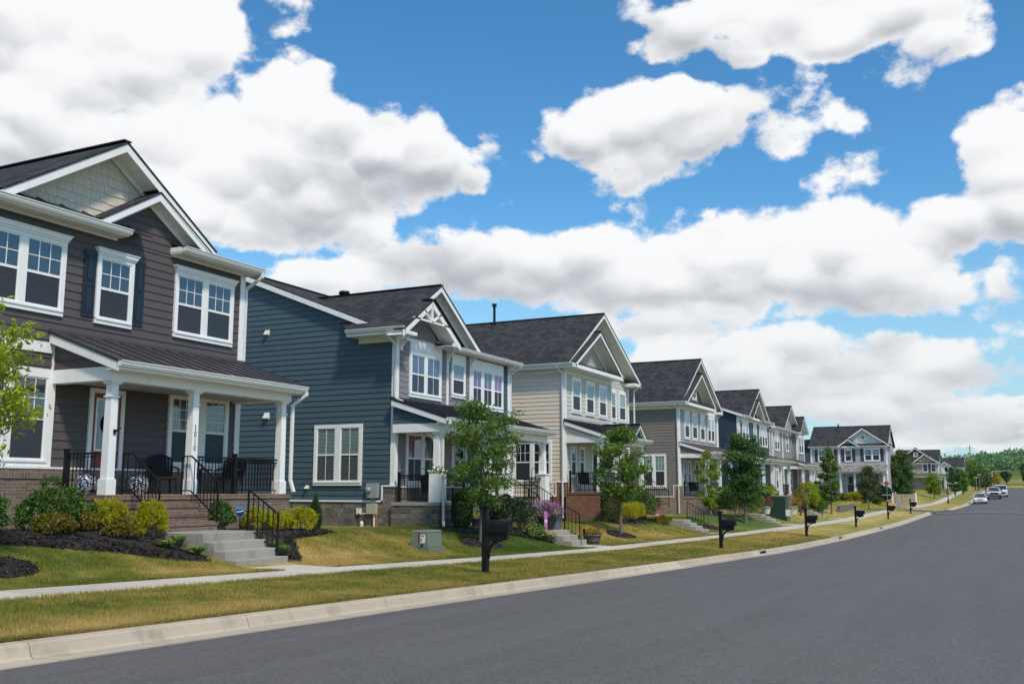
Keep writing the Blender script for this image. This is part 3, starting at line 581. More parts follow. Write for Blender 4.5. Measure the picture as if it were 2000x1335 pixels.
def window(root,pl,s0,s1,z0,z1,n=1,grid=(3,2),lgrid=None,blind=None,lblind='same',crown=False,trim='white',cw=.10,mull=.17,head=.13,sill=.14,label=None,screen=True):
    """casing with n double-hung sashes; panes, blinds and dark room behind are pieces of the window"""
    P=PM(pl); c=MB(); d=.075
    if crown:
        pbox(c,pl,s0-.02,s1+.02,z1-.05,z1,.0,d+.03); pprism(c,pl,[(s0-.02,z1),(s1+.02,z1),(s1+.075,z1+.085),(s0-.075,z1+.085)],.0,d+.06); pbox(c,pl,s0-.085,s1+.085,z1+.085,z1+.11,.0,d+.085)
    iz0=z0+sill; iz1=z1-head
    pbox(c,pl,s0,s1,iz1,z1-(.05 if crown else 0),.0,d); pbox(c,pl,s0,s1,z0,iz0-.045,.0,d); pbox(c,pl,s0+.02,s1-.02,iz0-.045,iz0,.0,d+.025)
    wsh=((s1-s0)-2*cw-(n-1)*mull)/n; cells=[]
    pbox(c,pl,s0,s0+cw,iz0,iz1,.0,d-.003)
    x=s0+cw
    for i in range(n):
        cells.append((x,x+wsh)); x+=wsh
        nx=x+(mull if i<n-1 else cw); pbox(c,pl,x,nx,iz0,iz1,.0,d-.003); x=nx
    panes=[]; bl={}; room_shade=MB(); scrs=[]
    zm=(iz0+iz1)/2
    for a,b in cells:
        fr=.036
        for q in((a,a+fr,iz0,iz1),(b-fr,b,iz0,iz1),(a+fr,b-fr,iz1-fr,iz1),(a+fr,b-fr,iz0,iz0+fr+.01),(a+fr,b-fr,zm-.03,zm+.03)): pbox(c,pl,*q,.028,.056)
        ga,gb=a+fr,b-fr
        room_shade.poly([P(ga,iz0,.026),P(gb,iz0,.026),P(gb,iz1,.026),P(ga,iz1,.026)])  # flat dark sheet, the shade of an unlit interior put into its colour
        for zz0,zz1,gr in((zm+.03,iz1-fr,grid),(iz0+fr,zm-.03,lgrid)):
            if gr:
                for k in range(1,gr[0]): q=ga+(gb-ga)*k/gr[0]; pbox(c,pl,q-.009,q+.009,zz0,zz1,.034,.049)
                for k in range(1,gr[1]): q=zz0+(zz1-zz0)*k/gr[1]; pbox(c,pl,ga,gb,q-.009,q+.009,.034,.050)
        g=MB(); scr=MB(); panes.append(g); (scrs if screen else panes).append(scr)
        e=[WR.uniform(-.0035,.0035) for _ in range(2)]
        g.poly([P(ga,zm+.03,.043+e[0]),P(gb,zm+.03,.043+e[1]),P(gb,iz1-fr,.043+e[1]-e[0]),P(ga,iz1-fr,.043)])
        scr.poly([P(ga,iz0+fr,.040),P(gb,iz0+fr,.040),P(gb,zm-.03,.040),P(ga,zm-.03,.040)])
    o=c.build('window',M[trim],root)
    if label: o['label']=label
    room_shade.build('room_shade_sheet',M['room_shade'],o); 
    for g in panes: g.build('pane',M['glass'],o)
    for g in scrs: g.build('screen',M['screenm'],o)
    for i,(a,b) in enumerate(cells):
        for zz0,zz1,bm in((zm,iz1-.03,blind),(iz0+.03,zm,blind if lblind=='same' else lblind)):
            bm=bm[i] if isinstance(bm,(list,tuple)) else bm
            if not bm: continue
            k=bl.setdefault(bm,MB())
            if bm.startswith('cur'):
                n_=7; w=(b-a-.07)/n_
                for j in range(n_): k.poly([P(a+.035+w*j,zz0,.028+.004*(j%2)),P(a+.035+w*(j+1),zz0,.032-.004*(j%2)),P(a+.035+w*(j+1),zz1,.032-.004*(j%2)),P(a+.035+w*j,zz1,.028+.004*(j%2))])
            else:
                z=zz0
                while z<zz1-.03: k.poly([P(a+.04,z,.034),P(b-.04,z,.034),P(b-.04,z+.034,.029),P(a+.04,z+.034,.029)]); z+=.05
    for q,k in bl.items(): k.build('curtain' if q.startswith('cur') else 'blind',M[q],o)
    return o
def gprofile(): return [(0,-.02),(.0,-.13),(.075,-.13),(.105,-.075),(.105,-.03),(.13,-.02),(.13,0.0),(.115,0.0),(.115,-.018)]
def gutter(mb,a,b,out):
    """K-style gutter from a to b, out = outward unit (x,y)"""
    pr=gprofile(); A=[(a[0]+out[0]*d,a[1]+out[1]*d,a[2]+z) for d,z in pr]; B=[(b[0]+out[0]*d,b[1]+out[1]*d,b[2]+z) for d,z in pr]
    mb.hull(A,B)
def downspout(mb,pts,w=.085,h=.065):
    for p,q in zip(pts[:-1],pts[1:]):
        p=Vector(p);q=Vector(q); e=(q-p).normalized()*.02
        mb.bar(p-e,q+e,w,h,(1,0,0) if abs((q-p).normalized().z)>.9 else (0,0,1))
def slab(mb,p4,th):
    a=[Vector(p) for p in p4]; n=(a[1]-a[0]).cross(a[2]-a[0]).normalized()
    if n.z<0: n=-n
    mb.hull([p-n*th for p in a],a)
def rake(mb,p,q,o0,o1,h):
    """board under the sloping line p-q (t,z), h tall, from o0 to o1"""
    (t0,z0),(t1,z1)=p,q
    mb.hull([(o0,t0,z0-h),(o0,t1,z1-h),(o0,t1,z1),(o0,t0,z0)],[(o1,t0,z0-h),(o1,t1,z1-h),(o1,t1,z1),(o1,t0,z0)])
def gable_roof(roof,trim,tl,zl,ta,za,tr,zr,o1,o0,wall_o,fas=.20,soff=True,th=.05,frieze=True,oe=None,ff=.12):
    """front-facing gable: ridge runs back from o1 (front edge) to o0; rake boards, soffit and frieze on the wall at wall_o"""
    oe=o0 if oe is None else oe
    slab(roof,[(o1+.02,tl,zl),(o1+.02,ta,za),(o0,ta,za),(oe,tl,zl)],th); slab(roof,[(o1+.02,ta,za),(o1+.02,tr,zr),(oe,tr,zr),(o0,ta,za)],th)
    roof.bar((o1+.01,ta,za+.012),(o0,ta,za+.012),.24,.03)
    q=th+.012
    for (a,b) in(((tl,zl-q),(ta,za-q)),((tr,zr-q),(ta,za-q))):
        rake(trim,a,b,o1-.035,o1,fas)
        if soff: 
            s=fas*.62
            trim.poly([(wall_o+.01,a[0],a[1]-s),(o1-.03,a[0],a[1]-s),(o1-.03,b[0],b[1]-s),(wall_o+.01,b[0],b[1]-s)])
            k=int(math.hypot(b[0]-a[0],b[1]-a[1])/.16)
            for i in range(1,k):
                f=i/k; t=a[0]+(b[0]-a[0])*f; z=a[1]+(b[1]-a[1])*f-s
                trim.bar((wall_o+.02,t,z-.004),(o1-.04,t,z-.004),.012,.012)
        a2=(a[0]+(b[0]-a[0])*ff,a[1]+(b[1]-a[1])*ff)
        if frieze: rake(trim,(a2[0],a2[1]-.62*fas-.004),(b[0],b[1]-.62*fas-.004),wall_o+.026,wall_o+.05,.17)
def seams(mb,p0,p1,q0,q1,n,w=.022,h=.038):
    """standing seams from the top edge p0-p1 to the bottom edge q0-q1"""
    p0,p1,q0,q1=map(Vector,(p0,p1,q0,q1)); nn=(p1-p0).cross(q0-p0).normalized()
    if nn.z<0: nn=-nn
    for i in range(n+1):
        f=i/n; a=p0.lerp(p1,f)+nn*h/2; b=q0.lerp(q1,f)+nn*h/2; mb.bar(a,b,w,h,nn)
def railing(root,p,q,z,h=.92,post=(True,True),sp=.105,slope=None,thin=False,name='railing'):
    """metal railing from p to q (x,y); slope=(zp,zq) gives the foot of each end"""
    mb=MB(); p=Vector((*p,0));q=Vector((*q,0)); L=(q-p).length; za,zb=slope if slope else (z,z); w=.05 if not thin else .032
    f=lambda k,dz: (p.x+(q.x-p.x)*k,p.y+(q.y-p.y)*k,za+(zb-za)*k+dz)
    mb.bar(f(0,h),f(1,h),w,.03 if thin else .045); mb.bar(f(0,.09),f(1,.09),w*.7,.028)
    if not thin: mb.bar(f(0,h-.07),f(1,h-.07),w*.6,.025)
    n=max(2,int(L/sp))
    for i in range(1,n): mb.bar(f(i/n,.09),f(i/n,h),.017,.017)
    for k,on in((0,post[0]),(1,post[1])):
        if on:
            W_=.09 if not thin else .035; a=f(k,-.0); mb.box(a[0]-W_/2,a[0]+W_/2,a[1]-W_/2,a[1]+W_/2,a[2],a[2]+h+(.09 if not thin else .0))
            if not thin: mb.box(a[0]-.06,a[0]+.06,a[1]-.06,a[1]+.06,a[2]+h+.09,a[2]+h+.115)
    return mb.build(name,M['black'],root)
def column(root,o,t,z0,z1,w=.27,base=.32,neck=.34,pier=0,mat='white'):
    mb=MB(); h=w/2
    if pier:
        p=w*.5+.09; mb.box(o-p,o+p,t-p,t+p,z0,z0+pier); mb.box(o-p-.035,o+p+.035,t-p-.035,t+p+.035,z0+pier,z0+pier+.05)
    else:
        mb.box(o-h-.03,o+h+.03,t-h-.03,t+h+.03,z0,z0+base); mb.box(o-h-.018,o+h+.018,t-h-.018,t+h+.018,z0+base,z0+base+.022)
    zb=z0+(pier+.05 if pier else base)
    k=.022 if pier else .012
    mb.hull([(o-h,t-h,zb),(o+h,t-h,zb),(o+h,t+h,zb),(o-h,t+h,zb)],[(o-h+k,t-h+k,z1),(o+h-k,t-h+k,z1),(o+h-k,t+h-k,z1),(o-h+k,t+h-k,z1)])
    if neck: mb.box(o-h-.02,o+h+.02,t-h-.02,t+h+.02,z1-neck,z1-neck+.028)
    mb.box(o-h-.03,o+h+.03,t-h-.03,t+h+.03,z1-.07,z1-.03); mb.box(o-h-.055,o+h+.055,t-h-.055,t+h+.055,z1-.03,z1)
    return mb.build('column',M[mat],root)
def porch_floor(root,o,t0,t1,zf,zb,wall,cap=None):
    mb=MB(); mb.box(0.03,o,t0,t1,zb,zf-.115); mb.build('porch_base',M[wall],root)
    mb=MB(); mb.box(0.03,o+.03,t0-.03,t1+.03,zf-.115,zf-.006); mb.build('porch_edge',M[cap or wall],root)
    mb=MB(); mb.box(.03,o-.1,t0+.1,t1-.1,zf-.06,zf); mb.build('porch_floor',M['pad'],root)
def porch_roof(root,t0,t1,zt,o,zo,mat='seam',nseam=14,zc=2.36,side='brown',beam=.30,bo=1.78,ov=.17,left=True,right=True,bt=None,trim='white',hip=0.):
    """shed roof: zt at the wall, eave at (o,zo); beams with underside zc stand over the columns at bo"""
    top=MB(); a,b=t0-ov,t1+ov
    tp=[(.0,a,zt),(.0,b-hip,zt)]; bt_=[(o,a,zo),(o,b,zo)]
    slab(top,[tp[0],tp[1],bt_[1],bt_[0]],.035)
    if hip: slab(top,[(0,b-hip,zt),(0,b,zo),(o,b,zo)],.03)
    if nseam: seams(top,tp[0],tp[1],bt_[0],(o,b-hip,zo) if hip else bt_[1],nseam); top.bar((.04,a,zt+.02),(.04,b-hip,zt+.02),.06,.09)
    top.build('porch_roof',M[mat],root)
    tr=MB(); w=.26; B0,B1=(t0,t1) if bt is None else bt
    tr.box(bo-w/2,bo+w/2,B0,B1,zc,zc+beam); tr.box(.03,bo-w/2,B0,B0+w,zc,zc+beam); tr.box(.03,bo-w/2,B1-w,B1,zc,zc+beam)
    tr.box(bo+w/2-.002,o-.02,a+.03,b-.03,zo-.20,zo-.175)      # eave soffit
    tr.box(o-.045,o-.015,a+.02,b-.02,zo-.2,zo-.04)              # fascia
    sl=(zt-zo)/o
    for tt,s,on in((a,1,left),(b,-1,right)):
        if on and not(hip and s<0):
            e=tt+s*.02
            tr.hull([(.03,min(e,e+s*.04),zt-.04-.22),(.03,max(e,e+s*.04),zt-.04-.22),(.03,max(e,e+s*.04),zt-.045),(.03,min(e,e+s*.04),zt-.045)],[(o-.02,min(e,e+s*.04),zo-.04-.2),(o-.02,max(e,e+s*.04),zo-.04-.2),(o-.02,max(e,e+s*.04),zo-.045),(o-.02,min(e,e+s*.04),zo-.045)])
    tr.build('porch_beam',M[trim],root,bev=.006)
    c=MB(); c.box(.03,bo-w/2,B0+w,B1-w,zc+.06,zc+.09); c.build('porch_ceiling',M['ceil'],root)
    if left:
        s=MB(); zt2=zt-.28; zb=zc+beam+.002
        of=min(bo+w/2,(zt2-zb)/sl) if sl>0 else bo
        siding(s,('L',B0+.03),[(.03,zb),(of,zb),(.03,zt2)]); s.build('porch_gable_siding',M[side],root)
    g=MB(); gutter(g,(o-.015,a+.02,zo-.005),(o-.015,b-.02,zo-.005),(1,0)); g.build('gutter',M['gutter'],root)
def corner_board(mb,o,t,z0,z1,s,w=.13):
    """L-shaped corner trim; s=-1 left corner, +1 right corner"""
    mb.box(o-.02,o+.045,min(t,t-s*w),max(t,t-s*w),z0,z1); mb.box(o-w,o-.02,min(t,t+s*.045),max(t,t+s*.045),z0,z1); mb.box(o-.02,o+.045,min(t+s*.002,t+s*.045),max(t+s*.002,t+s*.045),z0,z1)
def bracket(mb,o,t,z):
    mb.box(o+.03,o+.34,t-.05,t+.05,z-.09,z); mb.box(o+.03,o+.11,t-.05,t+.05,z-.42,z-.09)
    mb.hull([(o+.11,t-.035,z-.09),(o+.30,t-.035,z-.09),(o+.11,t-.035,z-.32)],[(o+.11,t+.035,z-.09),(o+.30,t+.035,z-.09),(o+.11,t+.035,z-.32)])
def brick_steps(root,o,t0,t1,zf,n,rise,run=.30,mat='brick',cap='brickcap'):
    mb=MB();cp=MB()
    for i in range(1,n):
        z=zf-i*rise
        mb.box(o+(i-1)*run+.002,o+i*run-.02,t0,t1,zf-n*rise-.25,z-.10); cp.box(o+(i-1)*run+.003,o+i*run,t0-.015,t1+.015,z-.10,z)
    s=mb.build('brick_steps',M[mat],root); cp.build('tread',M[cap],s)
def door(root,t0,t1,z0,z1,mat,glass=(.5,.95),trim='white',o=0.,storm=False,label=None):
    c=MB(); pl=('F',o)
    pbox(c,pl,t0-.11,t0,z0,z1+.11,.0,.06); pbox(c,pl,t1,t1+.11,z0,z1+.11,.0,.06); pbox(c,pl,t0,t1,z1,z1+.11,.0,.06)
    dr=MB(); pbox(dr,pl,t0,t1,z0,z1,.0,.03); h=z1-z0
    for k in(0,1):
        s0=t0+.1+k*((t1-t0)/2-.04); s1=s0+(t1-t0)/2-.18; pbox(dr,pl,s0,s1,z0+.14,z0+h*glass[0]-.12,.03,.042)
    o_=dr.build('door',M[mat],root)
    if label: o_['label']=label
    c.build('door_frame',M[trim],o_)
    if glass[1]>glass[0]:
        f=MB(); a,b,c0,c1=t0+.13,t1-.13,z0+h*glass[0],z0+h*glass[1]
        for q in((a-.05,a,c0-.05,c1+.05),(b,b+.05,c0-.05,c1+.05),(a,b,c0-.05,c0),(a,b,c1,c1+.05)): pbox(f,pl,*q,.03,.05)
        f.build('glazing_bead',M['white'],o_)
        r=MB(); flat(r,pl,[(a,c0),(b,c0),(b,c1),(a,c1)],.032); r.build('room_shade_sheet',M['room_shade'],o_)  # dark sheet behind the door glass, indoor shade painted as its colour
        g=MB(); flat(g,pl,[(a,c0),(b,c0),(b,c1),(a,c1)],.042); g.build('pane',M['glass'],o_)
    k=MB(); k.ball((o+.085,t1-.075,z0+h*.45),.03,.03,.03,6); k.build('door_knob',M['metal'],o_)
    return o_
def body(root,tl,tr,z0,z1,depth,mats,zpeak=None,zlap=None,e=.205,gable_o=None,front=True):
    """walls: front, left, right and back; mats=(front,left). zpeak gives side gables under a ridge along the street"""
    d=depth
    if front:
        f=MB(); siding(f,('F',0),[(tl,z0),(tr,z0),(tr,z1),(tl,z1)],e); f.build('front_wall',M[mats[0]],root)
    sp=[(-d,z0),(0,z0),(0,z1),(-d,z1)]
    if zpeak: sp=[(-d,z0),(0,z0),(0,z1),(gable_o,zpeak),(-d,z1)]
    for k,t in(('L',tl),('R',tr)):
        s=MB(); siding(s,(k,t),sp,e); s.build('side_wall',M[mats[1]],root)
    b=MB(); b.poly([(-d,tl,z0),(-d,tr,z0),(-d,tr,z1),(-d,tl,z1)]); b.build('back_wall',M[mats[1]],root)
def foundation(root,tl,tr,zb,z0,depth,mat,watertable=True,out=.06):
    mb=MB(); mb.box(-depth-out,out,tl-out,tr+out,zb,z0-.03); mb.build('foundation',M[mat],root)
    if watertable:
        w=MB(); w.box(-depth-out-.02,out+.02,tl-out-.02,tr+out+.02,z0-.029,z0+.02); w.build('water_table',M['white'],root)

# ------------------------------------------------------------------ the houses
def house(name,label,t0,zb,x=XF,rz=0.,y=None,group='detached houses along the street'):
    loc=(x,t0,zb) if y is None else (t0,y,zb)
    return thing(name,label,'house',loc,group,rz,(0,t0,zb))
def shutter(root,t0,t1,z0,z1,mat='shutter'):
    s=MB(); pl=('F',0); pbox(s,pl,t0,t1,z0,z1,.02,.05); zm=(z0+z1)/2
    for a,b in((z0+.09,zm-.05),(zm+.05,z1-.09)):
        for q in((t0+.05,t0+.075,a,b),(t1-.075,t1-.05,a,b),(t0+.075,t1-.075,a,a+.025),(t0+.075,t1-.075,b-.025,b)): pbox(s,pl,*q,.05,.062)
        pbox(s,pl,t0+.095,t1-.095,a+.045,b-.045,.05,.066)
    s.build('shutter',M[mat],root)
def attic_window(r,t0,t1,z0,z1,o=0.):
    window(r,('F',o),t0,t1,z0,z1,1,(2,1),(2,1),cw=.12,head=.12,sill=.14,screen=False)
def wall_cap(root,x,y0,y1,z0,z1):pass
def vent(root,t,o,z,s=.11,name='wall_vent'):
    v=MB(); v.box(o-s,o+s,t-.03,t+.0,z-s,z+s); v.hull([(o-s*.8,t-.03,z-s*.7),(o+s*.8,t-.03,z-s*.7),(o+s*.8,t-.03,z+s*.8),(o-s*.8,t-.03,z+s*.8)],[(o-s*.8,t-.16,z-s*.7),(o+s*.8,t-.16,z-s*.7),(o+s*.7,t-.06,z+s*.8),(o-s*.7,t-.06,z+s*.8)])
    v.build(name,M['plastw'],root)
def house1():
    r=house('brown_house','dark brown house with pale shingled gable, red door and number 1010 on its porch column',15.,-1.0)
    tl,tr=8.6,21.3; zf=-.12
    body(r,tl,tr,.5,6.12,12,('brown','brown'),8.3,gable_o=-5.5)
    f=MB(); f.box(-12.05,.09,tl-.05,tr+.04,-1.6,.235); f.build('brick_base',M['brick'],r)
    f=MB(); f.box(-12.07,.115,tl-.07,tr+.06,.236,.45); f.build('soldier_course',M['soldier'],r)
    tm=MB(); tm.box(-12.08,.13,tl-.08,tr+.07,.451,.495); tm.box(.0,.05,tl,15.12,3.06,3.30); tm.box(.0,.055,15.1,15.22,.5,3.33)
    corner_board(tm,0,tr,.5,6.1,1,.15)
    tm.box(.0,.045,tl,16.7,6.08,6.17); tm.box(.0,.045,18.5,tr,6.08,6.17)
    # right eave box with its return, left eave
    for a,b in((tl-.3,16.66),(18.46,tr+.22)):
        tm.box(.01,.48,a,b,6.14,6.165); tm.box(.455,.485,a,b,6.12,6.28); tm.box(-.1,.48,b-.03,b,6.12,6.30); tm.box(-.1,.48,a,a+.03,6.12,6.30)
        k=a+.1
        while k<b: tm.box(.06,.45,k,k+.012,6.13,6.14); k+=.17
    roof=MB(); A=8.42
    slab(roof,[(.5,18.46,6.30),(.5,tr+.25,6.30),(-5.5,tr+.25,A),(-5.5,18.46,A)],.05); slab(roof,[(.5,tl-.3,6.30),(.5,12.9,6.30),(-5.5,12.9,A),(-5.5,tl-.3,A)],.05)
    slab(roof,[(-5.5,tl-.3,A),(-5.5,tr+.25,A),(-12.4,tr+.25,6.0),(-12.4,tl-.3,6.0)],.05)
    e=tr+.23; tm.hull([(.5,e-.03,6.05),(.5,e,6.05),(.5,e,6.24),(.5,e-.03,6.24)],[(-5.5,e-.03,A-.25),(-5.5,e,A-.25),(-5.5,e,A-.06),(-5.5,e-.03,A-.06)])
    gable_roof(roof,tm,13.25,6.43,16.5,8.52,19.74,6.43,.42,-6.,-.16,.21)
    gable_roof(roof,tm,15.85,6.42,17.66,7.56,19.62,6.34,.40,-1.2,.0,.19,ff=.16)
    pent=MB(); slab(pent,[(.48,12.9,6.29),(.48,17.4,6.29),(-.18,17.4,6.62),(-.18,12.9,6.62)],.03)
    for k in range(7): t=13.3+k*.62; pent.bar((.46,t,6.32),(-.15,t,6.63),.03,.03)
    roof.build('roof',M['roof'],r); pent.build('flashing_roof',M['seam'],r)
    g=MB(); shakes(g,('F',-.18),[(13.75,6.56),(19.25,6.56),(16.5,8.3)],3,.225,.14,.34); g.build('gable_shingles',M['shakew'],r)
    g=MB(); siding(g,('F',0),[(15.9,6.12),(19.75,6.12),(19.75,6.2),(17.66,7.46),(15.9,6.3)]); g.build('gable_siding',M['brown'],r)
    tm.build('trim',M['white'],r,bev=.004)
    for a,b in((tl-.32,16.68),(18.44,tr+.24)): g=MB(); gutter(g,(.485,a,6.285),(.485,b,6.285),(1,0)); g.build('gutter',M['gutter'],r)
    g=MB(); downspout(g,[(.55,tr+.16,6.15),(.55,tr+.16,6.05),(.02,tr+.1,5.72),(.02,tr+.1,3.62)]); g.build('downspout',M['gutter'],r)
    kw=dict(crown=True); F=('F',0)
    window(r,F,13.03,15.26,3.94,5.74,2,(3,2),blind=None,**kw)
    window(r,F,16.15,17.27,3.94,5.68,1,(3,2),blind=None,**kw)
    window(r,F,18.66,20.87,3.96,5.76,2,(3,2),blind='blindd',**kw)
    window(r,F,13.0,15.10,.50,2.69,2,(3,2),blind='blindd',head=.2)
    shutter(r,15.78,16.125,4.06,5.68); shutter(r,17.305,17.63,4.06,5.68)
    window(r,F,18.66,20.86,.52,2.50,2,(3,3),blind='blindd',mull=.42,cw=.11)
    door(r,16.3,17.12,-.1,2.28,'red',(.44,.93),storm=True)
    w=MB()
    for k in range(26):
        a=2*math.pi*k/26; w.ball((.075,16.72+.13*math.cos(a),1.55+.19*math.sin(a)),.03,.035,.035,4)
    w.build('door_wreath',M['signk'],r)
    t0,t1=15.12,21.28
    porch_floor(r,1.95,t0,t1,zf,-1.6,'brick','brickcap')
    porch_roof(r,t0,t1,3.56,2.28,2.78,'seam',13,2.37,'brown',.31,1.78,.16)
    cols=[]
    for t in(15.30,17.76,21.03): cols.append(column(r,1.78,t,zf,2.37,.205,.33,.36))
    for i,ch in enumerate('1010'):
        nm=MB(); zc_=1.48-i*.165; px=1.78+.0980
        if ch=='1':
            nm.box(px,px+.006,17.752,17.768,zc_-.065,zc_+.065); nm.box(px,px+.0055,17.738,17.782,zc_-.065,zc_-.053); nm.hull([(px,17.735,zc_+.035),(px,17.752,zc_+.05),(px,17.752,zc_+.065)],[(px+.0055,17.735,zc_+.035),(px+.0055,17.752,zc_+.05),(px+.0055,17.752,zc_+.065)])
        else:
            N=20; rows=[]
            for k in range(N):
                c_,s_=math.cos(2*math.pi*k/N),math.sin(2*math.pi*k/N); rows.append([(px,17.76+.036*c_,zc_+.067*s_),(px+.006,17.76+.036*c_,zc_+.067*s_),(px+.006,17.76+.019*c_,zc_+.050*s_),(px,17.76+.019*c_,zc_+.050*s_)])
            nm.grid(rows+[rows[0]],True,False)
        nm.build('numeral',M['numeral'],cols[1])
    fl=MB(); fl.box(1.88,1.91,15.30,15.36,1.2,1.3); fl.tube([(1.90,15.33,1.25),(1.95,15.36,1.29),(1.98,15.42,1.34)],.022,6); fl.build('flag_holder',M['black'],cols[0])
    railing(r,(.62,t0+.06),(1.62,t0+.06),zf,.9,(True,False))
    railing(r,(1.78,17.92),(1.78,19.28),zf,.9,(False,True)); railing(r,(1.78,19.28),(1.78,20.9),zf,.9,(False,False)); railing(r,(.25,t1-.06),(1.62,t1-.06),zf,.9,(False,False))
    brick_steps(r,1.95,15.72,17.62,zf,4,.2)
    for t in(15.78,17.56):
        railing(r,(1.72,t),(2.0,t),zf,.9,(True,False),thin=True,name='stair_rail'); railing(r,(2.0,t),(2.86,t),0,.9,(False,True),slope=(zf,zf-.62),thin=True,name='stair_rail')
    g=MB(); downspout(g,[(2.33,t1+.1,2.62),(2.33,t1+.1,2.55),(1.96,t1+.0,2.28),(1.96,t1+.0,.25),(2.06,t1+.02,-.05)]); g.build('downspout',M['gutter'],r)
    return r
def house2():
    r=house('blue_house','slate blue house with grey shingled front, decorated double gable and stone base',29.4,-1.35)
    tl,tr=29.4,38.5; zf=-.44; F=('F',0)
    # side wall under the long rake, and front
    s=MB(); siding(s,('L',tl),[(-14,-.42),(-.42,-.42),(0.,.12),(0,5.62),(-.9,5.95),(-8,8.72),(-14,6.4)]); s.build('side_wall',M['blue'],r)
    s=MB(); siding(s,('R',tr),[(-14,-.42),(0,-.42),(0,5.55),(-.9,5.9),(-8,8.7),(-14,6.4)]); s.build('side_wall',M['blue'],r)
    s=MB(); shakes(s,F,[(tl,-.42),(34.85,-.42),(34.85,5.5),(tl,5.5)],7,.205,.13,.30,.02); s.build('front_shingles',M['shakeg'],r)
    s=MB(); siding(s,F,[(34.85,-.42),(tr,-.42),(tr,5.5),(34.85,5.5)]); s.build('front_wall',M['blue'],r)
    b=MB(); b.poly([(-14,tl,-.4),(-14,tr,-.4),(-14,tr,6.4),(-14,tl,6.4)]); b.build('back_wall',M['blue'],r)
    f=MB(); f.box(-14.06,.06,tl-.06,tr+.06,-2.1,-.45); f.box(-.42,.065,tl-.065,tl+.3,-.45,.09); f.box(-.1,.06,tl+.3,tr+.06,-.45,.06); f.build('stone_base',M['stone'],r)
    tm=MB(); tm.box(-14.1,-.42,tl-.10,tl+.1,-.449,-.39); tm.box(-.48,-.42,tl-.1,tl+.1,-.449,.09); tm.box(-.48,.10,tl-.10,tl+.3,.091,.15); tm.box(-.1,.09,tl+.3,tr+.09,.061,.11)
    corner_board(tm,0,tl,.15,5.62,-1,.15); corner_board(tm,0,tr,.11,5.45,1,.14)
    for t in(33.05,34.93): tm.box(.0,.05,t-.07,t+.07,3.2,5.5)
    tm.box(.0,.055,tl,tr,5.42,5.52)
    # main roof
    roof=MB()
    def mz(o): return 6.0+.393*(-.9-o)
    slab(roof,[(-.9,tl-.22,mz(-.9)),(-.9,tr+.25,mz(-.9)),(-8,tr+.25,mz(-8)),(-8,tl-.22,mz(-8))],.05); slab(roof,[(.5,32.,mz(.5)+.0),(.5,tr+.25,mz(.5)),(-.9,tr+.25,mz(-.9)),(-.9,32.,mz(-.9))],.05)
    slab(roof,[(-8,tl-.22,mz(-8)),(-8,tr+.25,mz(-8)),(-14.5,tr+.25,6.2),(-14.5,tl-.22,6.2)],.05); roof.bar((-8,tl-.2,mz(-8)+.02),(-8,tr+.2,mz(-8)+.02),.25,.03)
    for e in(tl-.235,tr+.225): tm.hull([(-.75,e,mz(-.75)-.25),(-.75,e+.03,mz(-.75)-.25),(-.75,e+.03,mz(-.75)-.055),(-.75,e,mz(-.75)-.055)],[(-8,e,mz(-8)-.25),(-8,e+.03,mz(-8)-.25),(-8,e+.03,mz(-8)-.055),(-8,e,mz(-8)-.055)])
    tm.hull([(-.9,tl-.21,mz(-.9)-.2),(-.9,tl+.0,mz(-.9)-.2),(-.9,tl,mz(-.9)-.18),(-.9,tl-.21,mz(-.9)-.18)],[(-8,tl-.21,mz(-8)-.2),(-8,tl,mz(-8)-.2),(-8,tl,mz(-8)-.18),(-8,tl-.21,mz(-8)-.18)])
    gable_roof(roof,tm,28.75,5.75,31.87,7.80,35.15,5.64,.42,-5.5,.0,.20,oe=-1.75)
    gable_roof(roof,tm,28.62,5.62,30.6,6.98,32.72,5.60,.80,.36,.1,.24,frieze=False)
    roof.build('roof',M['roof'],r)
    # left eave box of the gable bay
    tm.box(-1.75,.42,28.78,tl,5.50,5.53); tm.box(-1.75,.6,28.74,28.77,5.48,5.7); tm.box(-1.62,.0,tl-.05,tl,5.30,5.50); tm.box(.05,.78,28.75,29.45,5.44,5.47); tm.box(.0,.80,28.72,28.76,5.44,5.62)
    tm.box(.75,.79,28.64,29.55,5.46,5.58); tm.box(.75,.79,32.15,32.72,5.44,5.56); tm.box(.02,.78,31.9,32.75,5.42,5.44); tm.box(.0,.06,29.6,32.3,5.50,5.66)
    # truss in the front gable
    A=(30.6,6.72); zb=6.12; o0,o1=.72,.78
    for p,q in(((29.35,zb),(31.95,zb)),((30.62,zb),(30.6,6.78)),((30.62,zb),(30.02,6.52)),((30.62,zb),(31.24,6.50))): tm.bar((.75,p[0],p[1]),(.75,q[0],q[1]),.07,.10,(1,0,0)) if p[0]!=q[0] else tm.bar((.75,*p),(.75,*q),.1,.07)
    bt=MB(); flat(bt,('F',.1),[(29.1,5.55),(32.3,5.55),(30.6,6.85)])
    k=29.2
    while k<32.3:
        h=5.55+1.3*(1-abs(k-30.6)/1.6)
        if h>5.62: bt.box(.1,.125,k,k+.035,5.55,h)
        k+=.17
    bt.build('gable_battens',M['batten'],r)
    for t in(29.62,33.05,34.93,38.36): bracket(tm,.0,t,5.42)
    tm.box(.0,.5,32.7,tr+.2,5.40,5.42); tm.box(.47,.5,32.7,tr+.22,5.38,5.52)
    tm.build('trim',M['white'],r,bev=.004)
    g=MB(); gutter(g,(-1.75,28.75,5.72),(.78,28.75,5.72),(0,-1)); g.build('gutter',M['gutter'],r); g=MB(); gutter(g,(.5,32.75,5.53),(.5,tr+.25,5.53),(1,0)); g.build('gutter',M['gutter'],r)
